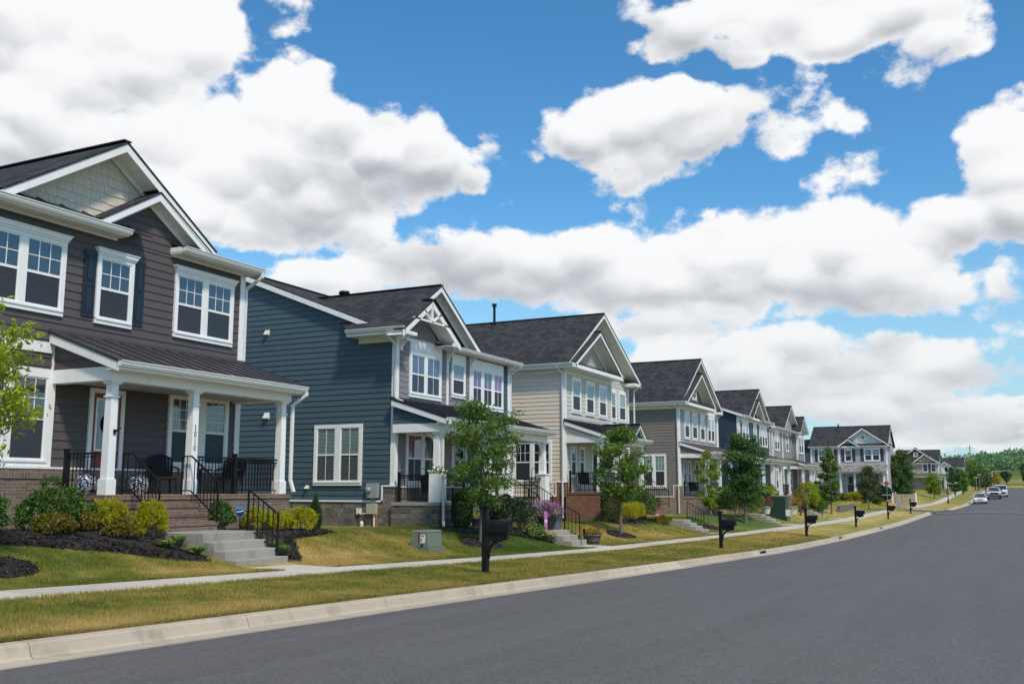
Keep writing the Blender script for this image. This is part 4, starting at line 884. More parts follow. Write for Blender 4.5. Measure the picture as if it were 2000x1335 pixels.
    g=MB(); downspout(g,[(-.1,28.72,5.58),(-.1,28.82,5.48),(.03,tl-.06,5.15),(.03,tl-.06,3.25),(.35,tl-.1,3.1)]); g.build('downspout',M['gutter'],r); g=MB(); downspout(g,[(.55,tr+.15,5.4),(.5,tr+.15,5.32),(.05,tr+.1,5.05),(.05,tr+.1,3.2)]); g.build('downspout',M['gutter'],r)
    window(r,F,30.25,32.54,3.36,5.42,2,(2,1),(2,1),'blindv',cw=.13,head=.46,sill=.16)
    window(r,F,33.36,34.46,3.6,5.36,1,(1,1),None,'blindp',None,cw=.1,head=.42)
    window(r,F,35.02,37.86,3.3,5.34,3,(2,1),(2,1),['curtv','blindv','curtp'],None,cw=.10,mull=.2,head=.46,sill=.17)
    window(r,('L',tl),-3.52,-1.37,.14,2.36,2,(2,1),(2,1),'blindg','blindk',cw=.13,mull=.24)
    window(r,F,30.1,32.4,.12,2.1,2,(2,1),(2,1),['curtp',None],None,cw=.11,mull=.2,head=.12)
    door(r,33.55,34.5,zf,1.95,'doorb',(.3,.93)); window(r,F,35.6,37.6,.12,2.1,2,(2,1),None,'blindb',None)
    vent(r,tl,-5.97,6.03); vent(r,tl,-5.84,2.79,.13); vent(r,tl,-3.8,.08,.07)
    p0,p1=29.2,38.42
    porch_floor(r,1.95,p0,p1,zf,-2.1,'stone','pad')
    porch_roof(r,p0,p1,3.2,2.3,2.47,'seamk',22,1.98,'blue',.30,1.78,.14,hip=.9)
    for t in(29.42,33.12,34.72,38.2): column(r,1.78,t,zf,1.98,.26,.3,None,1.05)
    br=MB()
    for t,s in((29.42,1),(33.12,-1),(34.72,1),(38.2,-1)):
        for k in range(6):
            a=math.pi/2*k/5; a2=math.pi/2*(k+1)/5
            if k<5: br.bar((1.78,t+s*(.12+.34*(1-math.cos(a))),1.52+.42*math.sin(a)),(1.78,t+s*(.12+.34*(1-math.cos(a2))),1.52+.42*math.sin(a2)),.09,.07,(1,0,0))
    for k in range(5):
        a=math.pi/2*k/5; a2=math.pi/2*(k+1)/5; br.bar((1.78-.12-.34*(1-math.cos(a)),29.42,1.52+.42*math.sin(a)),(1.78-.12-.34*(1-math.cos(a2)),29.42,1.52+.42*math.sin(a2)),.09,.07,(0,1,0))
    br.build('porch_bracket',M['white'],r)
    railing(r,(.3,p0+.08),(1.55,p0+.08),zf,.92,(True,False)); railing(r,(1.78,29.65),(1.78,31.3),zf,.92,(False,True)); railing(r,(1.78,31.3),(1.78,32.9),zf,.92,(False,False)); railing(r,(1.78,36.3),(1.78,38.),zf,.92,(False,False))
    brick_steps(r,1.95,34.9,36.3,zf,4,.19,.3,'stone','pad')
    for t in(34.95,36.25): railing(r,(1.85,t),(3.1,t),0,.92,(True,True),slope=(zf,zf-.72),thin=True,name='stair_rail')
    g=MB(); downspout(g,[(2.36,p0+.02,2.36),(2.36,p0+.02,2.25),(1.99,p0+.2,1.75),(1.99,p0+.2,.66),(2.1,p0+.1,.5),(2.1,p0+.1,-1.1),(2.16,p0+.02,-1.25),(2.22,p0-.1,-1.3)]); g.build('downspout',M['gutter'],r)
    # service equipment on the side wall
    m=MB(); m.box(-1.06,-.60,tl-.2,tl-.02,-.30,.22); m.lathe([(.0,0),(.10,0),(.10,.10),(.06,.13),(0,.13)],(0,0,0),14); 
    n0=len(m.v)-5*14
    for i in range(n0,len(m.v)): x,y,z=m.v[i]; m.v[i]=(-.92+x,tl-.2-z,-.02+y)
    m.tube([(-.85,tl-.1,-.3),(-.85,tl-.1,-.52)],.03); m.tube([(-.75,tl-.1,-.3),(-.75,tl-.1,-.52)],.03); mm=m.build('electric_meter',M['metal'],r)
    m=MB(); m.box(-1.0,-.62,tl-.24,tl-.07,-.86,-.5); m.build('junction_box',M['beigebox'],r)
    m=MB(); m.box(-1.5,-1.3,tl-.14,tl-.07,-.88,-.66); m.tube([(-1.38,tl-.14,-.8),(-1.25,tl-.2,-.88),(-1.0,tl-.2,-.84)],.02); m.tube([(-.72,tl-.14,-.86),(-.72,tl-.14,-1.5)],.035); m.build('utility_outlet',M['plastw'],r)
    m=MB(); m.tube([(-.64,tl-.13,-.86),(-.64,tl-.13,-1.5)],.035); m.build('conduit',M['orange'],r)
    m=MB(); m.tube([(-1.17,tl-.25,-1.6),(-1.17,tl-.25,-1.22)],.06,10); m.ball((-1.17,tl-.25,-1.2),.07,.07,.09,6); m.build('clean_out_pipe',M['plastw'],r)
    v=MB(); v.lathe([(.16,0),(.16,.12),(.24,.13),(.2,.24),(0,.25)],(-4.2,31.9,7.74),12); v.build('roof_vent',M['black'],r)
    return r
def rowhouse(r,tl,tr,zb,zw,eave,depth,side,front,zf,big,small,wins,porch,brick,roofp='seamk',rec=None,sidewin=None,grey=None,shake=None,smallo=.75,pents=True,gside=None,attic=None,corner_top=None,zstep=.5,nose=None,rail=True,steps=None,downs=True):
    """gable-fronted house with the ridge running back from the street"""
    F=('F',0); tb=rec[0] if rec else tr; ro=rec[1] if rec else 0.
    s=MB(); siding(s,('L',tl),[(-depth,zw),(-.45,zw),(0,zw+zstep),(0,eave-.12),(-depth,eave-.12)]); s.build('side_wall',M[side],r)
    s=MB(); siding(s,('R',tr),[(-depth,zw),(ro,zw),(ro,eave-.12),(-depth,eave-.12)]); s.build('side_wall',M[side],r)
    s=MB(); siding(s,F,[(tl,zf),(tb,zf),(tb,eave-.1),(tl,eave-.1)]); s.build('front_wall',M[front],r)
    if rec:
        s=MB(); siding(s,('F',ro),[(tb,zf),(tr,zf),(tr,eave-.1),(tb,eave-.1)]); siding(s,('R',tb),[(ro,zf),(0,zf),(0,eave-.1),(ro,eave-.1)]); s.build('front_wall',M[front],r)
    b=MB(); b.poly([(-depth,tl,zw),(-depth,tr,zw),(-depth,tr,eave),(-depth,(tl+tr)/2,big[1]-.2),(-depth,tl,eave)]); b.build('back_wall',M[side],r)
    f=MB(); f.box(-depth-.05,ro+.06 if rec else .06,tl-.06,tr+.06,zb-.9,zw-.03); f.box(-.45,.065,tl-.065,tl+.25,zw-.031,zw+zstep-.03); f.build('brick_base',M[brick],r)
    tm=MB(); tm.box(-depth,-.45,tl-.09,tl+.1,zw-.029,zw+.03); tm.box(-.5,-.45,tl-.09,tl+.1,zw+.03,zw+zstep-.03); tm.box(-.5,.09,tl-.09,tl+.25,zw+zstep-.029,zw+zstep+.03)
    corner_board(tm,0,tl,zw+zstep+.03,eave-.15,-1,.16); corner_board(tm,ro,tr,zw,eave-.15,1,.14)
    if rec: tm.box(.0,.045,tb-.12,tb+.01,zf,eave-.1)
    roof=MB(); at,az=big; e0,e1=tl-.52,tr+.42
    def sl(t): return az-(az-eave)*abs(t-at)/((at-e0) if t<at else (e1-at))
    gable_roof(roof,tm,e0,eave,at,az,e1,eave,.42,-depth-.3,ro,.20)
    st,sz,s0,s1=small
    gable_roof(roof,tm,s0,eave+.0,st,sz,s1,eave+.0,smallo,-3.2,.0,.18)
    roof.build('roof',M['roof'],r)
    tm.box(-depth,smallo,e0+.05,tl,eave-.27,eave-.24); tm.box(-depth,smallo,e0+.02,e0+.05,eave-.27,eave-.06); tm.box(-depth,.0,tl-.05,tl,eave-.5,eave-.27); tm.box(.0,.05,tl,tb,eave-.5,eave-.27); tm.box(0,smallo-.02,s0+.05,s1-.05,eave-.29,eave-.26); tm.box(smallo-.05,smallo+.0,s0+.02,s1-.02,eave-.28,eave-.10)
    tm.box(ro,.42,tr-.75,e1-.02,eave-.29,eave-.26); tm.box(.39,.42,tr-.75,e1-.02,eave-.28,eave-.10); tm.box(-depth,.42,tr,e1-.05,eave-.27,eave-.24); tm.box(ro-.02,.42,tr-.78,tr-.75,eave-.28,eave-.1)
    gs=MB()
    if shake: shakes(gs,F,[(s0+.5,eave-.1),(s1-.5,eave-.1),(st,sz-.2)],5,.2,.12,.3)
    else: siding(gs,F,[(s0+.5,eave-.1),(s1-.5,eave-.1),(st,sz-.2)])
    gs.build('gable_siding',M[shake or gside or front],r)
    gs=MB(); siding(gs,('F',ro-.01),[(tl,eave-.1),(tr,eave-.1),(at,az-.25)]); gs.build('gable_siding',M[gside or front],r)
    if pents:
        p=MB(); slab(p,[(smallo-.01,s0+.1,eave-.09),(smallo-.01,s1-.1,eave-.09),(.03,s1-.2,eave+.24),(.03,s0+.2,eave+.24)],.03); p.build('flashing_roof',M['seamk'],r)
    p=MB(); slab(p,[(.41,tr-.74,eave-.09),(.41,e1-.05,eave-.09),(ro+.02,e1-.1,eave+.2),(ro+.02,tr-.74,eave+.2)],.03); p.build('flashing_roof',M['seamk'],r)
    tm.build('trim',M['white'],r)
    g=MB(); gutter(g,(-depth,e0+.03,eave-.04),(smallo-.06,e0+.03,eave-.04),(0,-1)); g.build('gutter',M['gutter'],r)
    if downs:
        g=MB(); downspout(g,[(-.2,e0-.02,eave-.2),(-.2,e0+.06,eave-.3),(-.08,tl-.09,eave-.55),(-.08,tl-.09,zw+zstep+.1),(-.08,tl-.14,zw+zstep-.1),(-.08,tl-.14,zb+.12)]); g.build('downspout',M['gutter'],r); g=MB(); downspout(g,[(.3,e1-.1,eave-.25),(.05,tr+.1,eave-.5),(.05,tr+.1,porch[2])]); g.build('downspout',M['gutter'],r)
    for w in wins: window(r,('F',ro if rec and w[0]>tb-.1 else 0),*w[:4],w[4],w[5],None,w[6],None,cw=.10,mull=.16,head=.2 if len(w)<8 else w[7],sill=.15)
    if attic: attic_window(r,*attic)
    if sidewin: window(r,('L',tl),*sidewin[:4],2,(3,2),None,sidewin[4],None,cw=.12,mull=.2)
    # porch: t0,t1,z at wall,eave z,columns,beam z
    p0,p1,pz,pe,cols,bz=porch
    porch_floor(r,1.95,p0,p1,zf,zb-.9,brick)
    porch_roof(r,p0,p1,pz,2.3,pe,roofp,18 if roofp.startswith('seam') else 0,bz,side,.28,1.78,.14)
    for t in cols: column(r,1.78,t,zf,bz,.24,.3,.3)
    if nose:
        nt,nz,n0,n1=nose; q=MB(); tq=MB()
        gable_roof(q,tq,n0,pe+.02,nt,nz,n1,pe+.02,2.42,.3,2.2,.13,frieze=False); tq.build('porch_gable_trim',M['white'],r); q.build('porch_gable_roof',M[roofp],r)
        q=MB(); flat(q,('F',2.2),[(n0+.1,pe-.05),(n1-.1,pe-.05),(nt,nz-.1)]); q.build('porch_gable_siding',M['seamk'],r)
    window(r,F,p0+.65,p0+1.4,zf+.7,bz-.12,1,(2,3),None,'blindb',None,head=.1); window(r,F,p0+1.75,p0+2.5,zf+.7,bz-.12,1,(2,3),None,'blindb',None,head=.1)
    door(r,p0+3.6,p0+4.5,zf,bz-.2,'doorb',(.45,.92))
    if rail:
        railing(r,(.25,p0+.08),(1.65,p0+.08),zf,.92,(True,False)); railing(r,(1.78,cols[0]+.2),(1.78,cols[1]-.2),zf,.92,(False,False),sp=.12)
    if steps:
        brick_steps(r,1.95,steps[0],steps[1],zf,5,.19,.29,brick,brick)
        for t in steps: railing(r,(1.85,t),(3.3,t),0,.92,(True,True),slope=(zf,zf-.85),thin=True,name='stair_rail')
    g=MB(); downspout(g,[(2.36,p0+.05,pe-.1),(2.36,p0+.05,pe-.2),(1.95,p0+.06,bz-.25),(1.95,p0+.06,zf+.25),(2.03,p0+.02,zf+.1),(2.03,p0+.02,zb+.1),(2.15,p0-.05,zb+.02)]); g.build('downspout',M['gutter'],r)
def house3():
    r=house('beige_house','beige house with steep double gable and red brick base, black pipe on its roof',44.8,-1.5)
    T='blindt'
    rowhouse(r,44.8,55.1,-1.5,-.33,6.28,14,'beige','beigef',-.12,(49.45,9.55),(47.99,8.32,44.5,51.5),
      [(45.67,46.86,3.84,5.72,1,(1,1),T),(47.56,48.76,3.84,5.70,1,(1,1),T),(49.43,50.62,3.82,5.68,1,(1,1),'curtw'),(52.1,52.95,3.82,5.66,1,(1,1),T),(53.4,54.6,3.84,5.68,1,(1,1),'blindw')],
      (44.78,51.4,3.42,2.66,(45.0,47.85,51.2),2.28),'brickr',rec=(51.45,-.3),sidewin=(-2.85,-.72,.28,2.42,None),shake='shakeb',zstep=.7,nose=(49.3,3.42,48.2,50.35),steps=(49.5,51.2))
    attic_window(r,49.1,49.8,7.35,8.2,-.3)
    v=MB(); v.tube([(-6.2,49.1,9.3),(-6.2,49.1,10.45)],.075,10); v.lathe([(.14,0),(.14,.06),(.09,.07),(.09,.1),(.15,.11),(.15,.16),(0,.18)],(-6.2,49.1,10.42),12); v.box(-6.5,-5.9,48.85,49.05,9.12,9.2); v.build('flue_pipe',M['black'],r)
def house4():
    r=house('taupe_house','taupe grey house with small attic window, between beige and navy houses',64.5,-1.7)
    T='blindw'
    rowhouse(r,64.5,74.6,-1.7,-.5,5.95,14,'taupe','greyf',-.48,(69.1,9.38),(68.04,8.2,64.1,71.75),
      [(65.7,66.95,3.42,5.42,1,(1,1),T),(67.6,68.95,3.42,5.42,1,(1,1),'blindt'),(69.7,70.98,3.42,5.42,1,(1,1),T),(71.7,73.75,3.42,5.40,2,(1,1),T)],
      (64.5,74.2,3.22,2.52,(64.75,68.,71.2,74.),2.1),'brickt',roofp='rooft',sidewin=(-2.72,-.95,.08,2.38,'blindg'),attic=(67.8,68.9,6.3,7.3),gside='taupe',zstep=.75,steps=(69.,70.6))
    v=MB(); v.lathe([(.18,0),(.18,.35),(.26,.36),(.2,.5),(0,.52)],(-9.,68.8,9.25),10); v.build('roof_vent',M['galv'],r)
def sloped_house(r,tl,tr,zb,zw,eave,side,front,zf,gab,nest,wins,porch,brick,ridge=(-6.5,8.6),gside=None,extra=None,gl=None,roofp='roof'):
    """house whose main ridge runs along the street, with a cross gable to the front"""
    F=('F',0); ro,rz=ridge; d=-2*ro
    sp=[(-d,zw),(0,zw),(0,eave-.1),(ro,rz-.15),(-d,eave-.1)]
    for k,t in(('L',tl),('R',tr)):
        s=MB(); siding(s,(k,t),sp); s.build('side_wall',M[side],r)
    s=MB(); siding(s,F,[(tl,zf),(tr,zf),(tr,eave-.1),(tl,eave-.1)]); s.build('front_wall',M[front],r)
    b=MB(); b.poly([(-d,tl,zw),(-d,tr,zw),(-d,tr,eave),(-d,tl,eave)]); b.build('back_wall',M[side],r)
    f=MB(); f.box(-d-.05,.06,tl-.06,tr+.06,zb-.9,zw-.01); f.build('foundation',M[brick],r)
    tm=MB(); roof=MB(); k=(rz-eave)/(.45-ro)
    slab(roof,[(.45,tl-.25,eave),(.45,tr+.25,eave),(ro,tr+.25,rz),(ro,tl-.25,rz)],.05); slab(roof,[(ro,tl-.25,rz),(ro,tr+.25,rz),(-d-.4,tr+.25,eave),(-d-.4,tl-.25,eave)],.05); roof.bar((ro,tl-.25,rz+.015),(ro,tr+.25,rz+.015),.25,.03)
    for e in(tl-.26,tr+.235):
        for a,b in((.45,ro),(-d-.4,ro)): tm.hull([(a,e,eave-.26),(a,e+.025,eave-.26),(a,e+.025,eave-.055),(a,e,eave-.055)],[(b,e,rz-.26),(b,e+.025,rz-.26),(b,e+.025,rz-.055),(b,e,rz-.055)])
    corner_board(tm,0,tl,zw,eave-.1,-1,.16); corner_board(tm,0,tr,zw,eave-.1,1,.16)
    tm.box(0,.43,tl-.2,tr+.2,eave-.24,eave-.21); tm.box(.41,.44,tl-.22,tr+.22,eave-.24,eave-.06); tm.box(0,.05,tl,tr,eave-.42,eave-.24)
    for i,(gt,gz,g0,g1,go) in enumerate(gab):
        gable_roof(roof,tm,g0,eave,gt,gz,g1,eave,.5+go,-4.5,go,.18)
        gs=MB(); siding(gs,('F',go),[(g0+.35,eave-.12),(g1-.35,eave-.12),(gt,gz-.2)]); gs.build('gable_siding',M[(gside or {}).get(i,front)],r)
        if go>.1:
            gs=MB(); siding(gs,('F',go),[(g0+.5,zf),(g1-.5,zf),(g1-.5,eave-.1),(g0+.5,eave-.1)]); siding(gs,('L',g0+.5),[(0,zf),(go,zf),(go,eave-.1),(0,eave-.1)]); gs.build('bay_wall',M[front],r); corner_board(tm,go,g0+.5,zf,eave-.1,-1,.12); corner_board(tm,go,g1-.5,zf,eave-.1,1,.12)
    for (nt,nz,n0,n1,no) in nest: gable_roof(roof,tm,n0,eave-.02,nt,nz,n1,eave-.02,.6+no,-2.5,no,.18)
    roof.build('roof',M['roof'],r); tm.build('trim',M['white'],r)
    for a,b in(gl or [(tl-.22,tr+.22)]): g=MB(); gutter(g,(.44,a,eave-.05),(.44,b,eave-.05),(1,0)); g.build('gutter',M['gutter'],r)
    for w in wins:
        go=w[7] if len(w)>7 else 0.
        window(r,('F',go),*w[:4],w[4],w[5],w[8] if len(w)>8 else None,w[6],None,cw=.10,mull=.15,head=.2)
    if porch:
        p0,p1,pz,pe,cols,bz=porch
        porch_floor(r,1.95,p0,p1,zf,zb-.9,brick)
        porch_roof(r,p0,p1,pz,2.3,pe,roofp,0 if not roofp.startswith('seam') else 18,bz,side,.28,1.78,.14)
        for t in cols: column(r,1.78,t,zf,bz,.24,.3,.3)
def house5():
    r=house('navy_house','dark navy house with pale gable peak, behind the largest dark green street tree',79.3,-1.75,x=-18.6)
    sloped_house(r,79.3,91.0,-1.75,-.5,6.05,'navy','navy',-.5,[(85.2,8.6,80.9,89.4,0.)],[(83.75,7.55,81.5,86.,.15)],
      [(80.3,82.6,3.75,5.65,2,(1,1),'blindw'),(84.45,85.7,3.75,5.68,1,(1,1),'blindw'),(86.75,90.,3.7,5.68,3,(1,1),'blindw')],(79.3,90.6,3.1,2.45,(79.6,83.,86.5,90.3),2.05),'brickt',(-6.,8.35),{0:'navy'},gl=[(79.,82.4),(85.9,91.2)],roofp='rooft')
    g=MB(); downspout(g,[(.5,79.2,5.9),(.5,79.2,5.75),(.05,79.4,5.3),(.05,79.4,3.1)]); g.build('downspout',M['gutter'],r); g=MB(); downspout(g,[(.5,91.1,5.9),(.5,91.1,5.75),(.08,90.9,5.3),(.08,90.9,3.)]); g.build('downspout',M['gutter'],r)
    window(r,('F',0),81.,82.,.2,1.95,1,(2,2),None,'blindw',None); window(r,('F',0),86.3,88.2,.2,1.95,2,(2,2),None,'blindw',None); door(r,83.6,84.5,-.5,1.8,'doorg',(.4,.92))
    railing(r,(1.78,79.8),(1.78,82.8),-.5,.92,(False,False),sp=.13); railing(r,(1.78,86.7),(1.78,90.1),-.5,.92,(False,False),sp=.13); railing(r,(.2,79.4),(1.6,79.4),-.5,.92,(True,False))
    brick_steps(r,1.95,83.4,85.,-.5,5,.2,.29,'brickt','brickt')
def house6():
    r=house('grey_house','mid grey house with small front bay gable, last before the side street',92.6,-1.7,x=-18.6)
    sloped_house(r,92.6,106.3,-1.7,-.5,5.85,'grey','grey',-.35,[(100.,8.3,95.9,104.4,0.),(104.05,7.45,101.9,106.6,.5)],[],
      [(93.3,95.5,3.6,5.45,2,(1,1),'blindw'),(98.8,100.1,3.65,5.5,1,(1,1),'blindw'),(103.,105.6,3.6,5.5,2,(1,1),'blindw',.5)],(97.2,106.2,3.05,2.4,(97.5,101.8,103.4,105.9),1.95),'brickp',(-6.,8.2),{0:'greyf',1:'paleg'},gl=[(92.3,102.)],roofp='rooft')
    tm=MB(); tm.box(0,.06,97.,97.25,-.35,5.6); tm.build('trim',M['white'],r)
    window(r,('F',0),93.3,95.5,-.1,1.9,2,(2,2),None,'blindw',None); window(r,('F',0),100.2,101.2,.3,1.8,1,(2,2),None,'blindw',None); door(r,98.6,99.5,-.35,1.7,'doorb',(.4,.92))
    railing(r,(1.78,97.7),(1.78,101.6),-.35,.92,(False,False),sp=.14); railing(r,(1.78,103.6),(1.78,105.7),-.35,.92,(False,False),sp=.14)
    brick_steps(r,1.95,101.9,103.3,-.35,6,.2,.29,'brickp','brickp')
    v=MB(); v.lathe([(.1,0),(.1,.4),(0,.42)],(-5.,94.,8.),8); v.build('roof_vent',M['galv'],r)
def house7():
    # faces the side street: t runs along world X
    r=house('corner_house','pale grey corner house with grey porch roof and charcoal shutters, facing the side street',-21.5,-1.6,rz=-math.pi/2,y=131.,group='detached houses along the street')
    sloped_house(r,-21.5,-12.25,-1.6,-.7,5.5,'paleg','paleg',-.4,[(-15.,7.75,-18.25,-11.75,0.)],[(-16.8,6.42,-18.05,-15.4,.12)],
      [(-20.6,-18.65,3.42,5.15,2,(2,2),'blindg'),(-17.33,-16.42,3.42,5.14,1,(1,1),'blindg'),(-14.97,-13.05,3.46,5.18,2,(2,2),'blindw')],(-17.9,-12.3,3.1,2.3,(-17.7,-16.0,-12.55),1.95),'brickp',(-4.6,8.25),{0:'whites'},gl=[(-21.7,-18.),(-15.8,-12.)],roofp='roofp')
    attic_window(r,-15.35,-14.68,6.15,6.85)
    for a in(-20.98,-18.6,-17.72,-16.38,-15.4,-13.0): shutter(r,a,a+.36,3.5,5.1,'shutterg')
    door(r,-17.15,-16.3,-.4,1.75,'doorg',(.5,.95)); window(r,('F',0),-15.6,-13.9,.1,1.85,2,(2,3),None,None,None)
    for a in(-13.75,): shutter(r,a,a+.36,.15,1.8,'shutterg')
    brick_steps(r,1.95,-17.4,-16.4,-.4,6,.2,.3,'brickp','brickp')
    tm=MB(); tm.box(0,.06,-18.1,-17.9,-.4,5.3); tm.build('trim',M['white'],r)
    railing(r,(1.78,-15.8),(1.78,-12.7),-.4,.92,(False,False),sp=.14)
    v=MB(); v.lathe([(.1,0),(.1,.5),(0,.52)],(-3.5,-18.4,8.0),8); v.build('roof_vent',M['black'],r)
    q=MB(); siding(q,('L',-26.5),[(-9,-.7),(-2.5,-.7),(-2.5,4.9),(-9,4.9)]); siding(q,('F',-2.5),[(-26.5,-.7),(-21.5,-.7),(-21.5,4.9),(-26.5,4.9)]); q.build('wing_wall',M['grey'],r)
    q=MB(); slab(q,[(-2.2,-26.7,4.95),(-2.2,-21.5,4.95),(-5.8,-21.5,6.7),(-5.8,-26.7,6.7)],.05); slab(q,[(-5.8,-26.7,6.7),(-5.8,-21.5,6.7),(-9.3,-21.5,4.95),(-9.3,-26.7,4.95)],.05); q.build('wing_roof',M['roof'],r)
def house8():
    r=house('tan_house','distant house with dark brown gable over tan gable and two white windows',-17.5,-.9,rz=-math.pi/2,y=205.,group='houses beyond the side street')
    sloped_house(r,-17.5,-9.95,-.9,-.3,5.1,'grey','tan',.1,[(-14.,8.0,-18.2,-9.7,0.)],[],
      [(-12.85,-11.85,3.2,4.9,1,(2,2),None),(-11.38,-10.4,3.2,4.9,1,(2,2),None)],(-17.4,-8.4,2.9,2.55,(-10.2,-8.7),2.2),'brickp',(-4.5,7.7),{0:'darkbrown'},roofp='rooft')
    attic_window(r,-14.35,-13.45,6.2,7.1)
    q=MB(); tq=MB(); gable_roof(q,tq,-14.4,5.3,-12.4,6.8,-10.,5.2,.75,-.5,.3,.18,frieze=False); siding(q,('F',.3),[(-14.2,5.25),(-10.2,5.25),(-12.4,6.65)]); q.build('front_gable',M['tan'],r); tq.build('trim',M['white'],r)
    shutter(r,-11.8,-11.45,3.25,4.85,'shutterg'); door(r,-10.1,-9.2,.1,2.1,'doorb',(.4,.9),o=.0)
    railing(r,(1.78,-10.),(1.78,-8.8),.1,.92,(False,False),sp=.14)
def house9():
    r=house('white_house','farthest house, white gable front and long dark roof beside the woods',-16.,-.2,rz=-math.pi/2,y=262.,group='houses beyond the side street')
    sloped_house(r,-16.,-7.3,-.2,.3,5.3,'paleg','whites',.4,[(-11.3,6.75,-13.3,-9.3,.9)],[],
      [(-11.05,-10.25,3.2,4.85,1,(2,2),None,.9),(-8.6,-7.7,3.4,4.9,1,(2,2),None)],None,'brickp',(-6.,7.65))
    shutter(r,-11.55,-11.15,3.2,4.8,'shutterg')

# ------------------------------------------------------------------ plants
def leaves(C,N,size,rng,aspect=.5,droop=0.,fold=.25,up=0.,outward=None,ow=.6):
    """one folded leaf at every centre; returns verts, quads"""
    n=len(C)
    d=rng.normal(size=(n,3)); 
    if outward is not None: d=d*(1-ow)+outward*ow*1.5
    d[:,2]+=up-droop; d/=np.linalg.norm(d,axis=1)[:,None]+1e-9
    q=rng.normal(size=(n,3)); s=np.cross(d,q); s/=np.linalg.norm(s,axis=1)[:,None]+1e-9; nn=np.cross(d,s)
    L=size*rng.uniform(.7,1.3,n)[:,None]; w=L*aspect*.5
    a=C-d*L*.5; b=C+s*w+nn*w*fold; c=C+d*L*.5; e=C-s*w+nn*w*fold
    V=np.stack([a,b,c,e],1).reshape(-1,3); F=np.arange(4*n).reshape(n,4)
    return V,F
def tree(name,label,x,y,h,cz,rx,rz,mat,seed,trunk=.06,n=7000,leaf=.085,group='street trees on the front lawns',bark='bark',limbs=16,clear=.35,shape='round',droop=.15,z=None,sparse=1.0,lean=0.,spread=.16,aspect=.5,label_cat='tree'):
    """tapered trunk, limbs and twigs, and leaf clumps at the twigs; cz, rx, rz = crown middle above ground and half sizes"""
    rng=np.random.default_rng(seed); R=random.Random(seed)
    z0=gz(x,y) if z is None else z
    t=thing(name,label,label_cat,(x,y,z0),group); tr=MB()
    pts=[];rs=[]
    for i in range(7):
        f=i/6; pts.append((x+lean*f+R.uniform(-.03,.03)*f*h*.2,y+R.uniform(-.03,.03)*f*h*.2,z0-.1+f*(h*.92+.1))); rs.append(max(.008,trunk*(1-f*.88)*(1.35 if i==0 else 1)))
    tr.tube(pts,rs,8)
    def tp(f):
        k=min(5,int(f*6)); g=f*6-k; return [pts[k][i]+(pts[k+1][i]-pts[k][i])*g for i in range(3)]
    tips=[]
    zb=cz-rz
    for i in range(limbs):
        f0=clear+(0.95-clear)*((i+.3)/limbs); b=tp(min(f0,.98)); a=i*2.4+R.uniform(-.4,.4)
        zt=max(b[2]-z0+.15*rx, zb+2*rz*min(1,max(0,((i+.5)/limbs+R.uniform(-.12,.12)))))
        v=(zt-cz)/rz; v=max(-.98,min(.98,v))
        if shape=='cone': wr=(1-(v+1)/2)**.8*1.1+.08
        elif shape=='col': wr=(1-abs(v)**3)
        elif shape=='vase': wr=(.35+.65*((v+1)/2))*math.sqrt(max(.05,1-max(0,v)**2))
        else: wr=math.sqrt(max(.02,1-v*v))
        e=(x+lean*.5+rx*wr*math.cos(a)*R.uniform(.72,1.08),y+rx*wr*math.sin(a)*R.uniform(.72,1.08),z0+zt)
        m=[(b[k]+e[k])/2 for k in range(3)]; m[2]+=.06*rx
        r0=max(.010,trunk*.45*(1-f0*.7)); tr.tube([b,m,e],[r0,r0*.6,.005],5,False)
        for j in range(5):
            g=R.uniform(.35,1.05); p=[b[k]+(e[k]-b[k])*g for k in range(3)]; u=R.uniform(.18,.42)*rx
            q=(p[0]+R.uniform(-1,1)*u,p[1]+R.uniform(-1,1)*u,p[2]+R.uniform(-.35,.8)*u); tr.tube([p,q],[r0*.35,.004],4,False); tips.append((p,q))
        tips.append((m,e)); tips.append((m,e))
    tips.append((pts[5],pts[6])); tips.append((pts[4],pts[6]))
    tr.build('trunk',M[bark],t)
    k=int(n*1.3*sparse/len(tips)); C=[]
    for p,q in tips:
        p=np.array(p);q=np.array(q); kk=int(k*rng.uniform(.45,1.5)); f=rng.uniform(.15,1.1,kk)[:,None]
        C.append(p+(q-p)*f+rng.normal(size=(kk,3))*np.array([1,1,.75])*spread*min(rx,1.2))
    C=np.concatenate(C); V,F=leaves(C,len(C),leaf,rng,aspect,droop)
    npmesh('crown',V,F,M[mat],t)
    return t
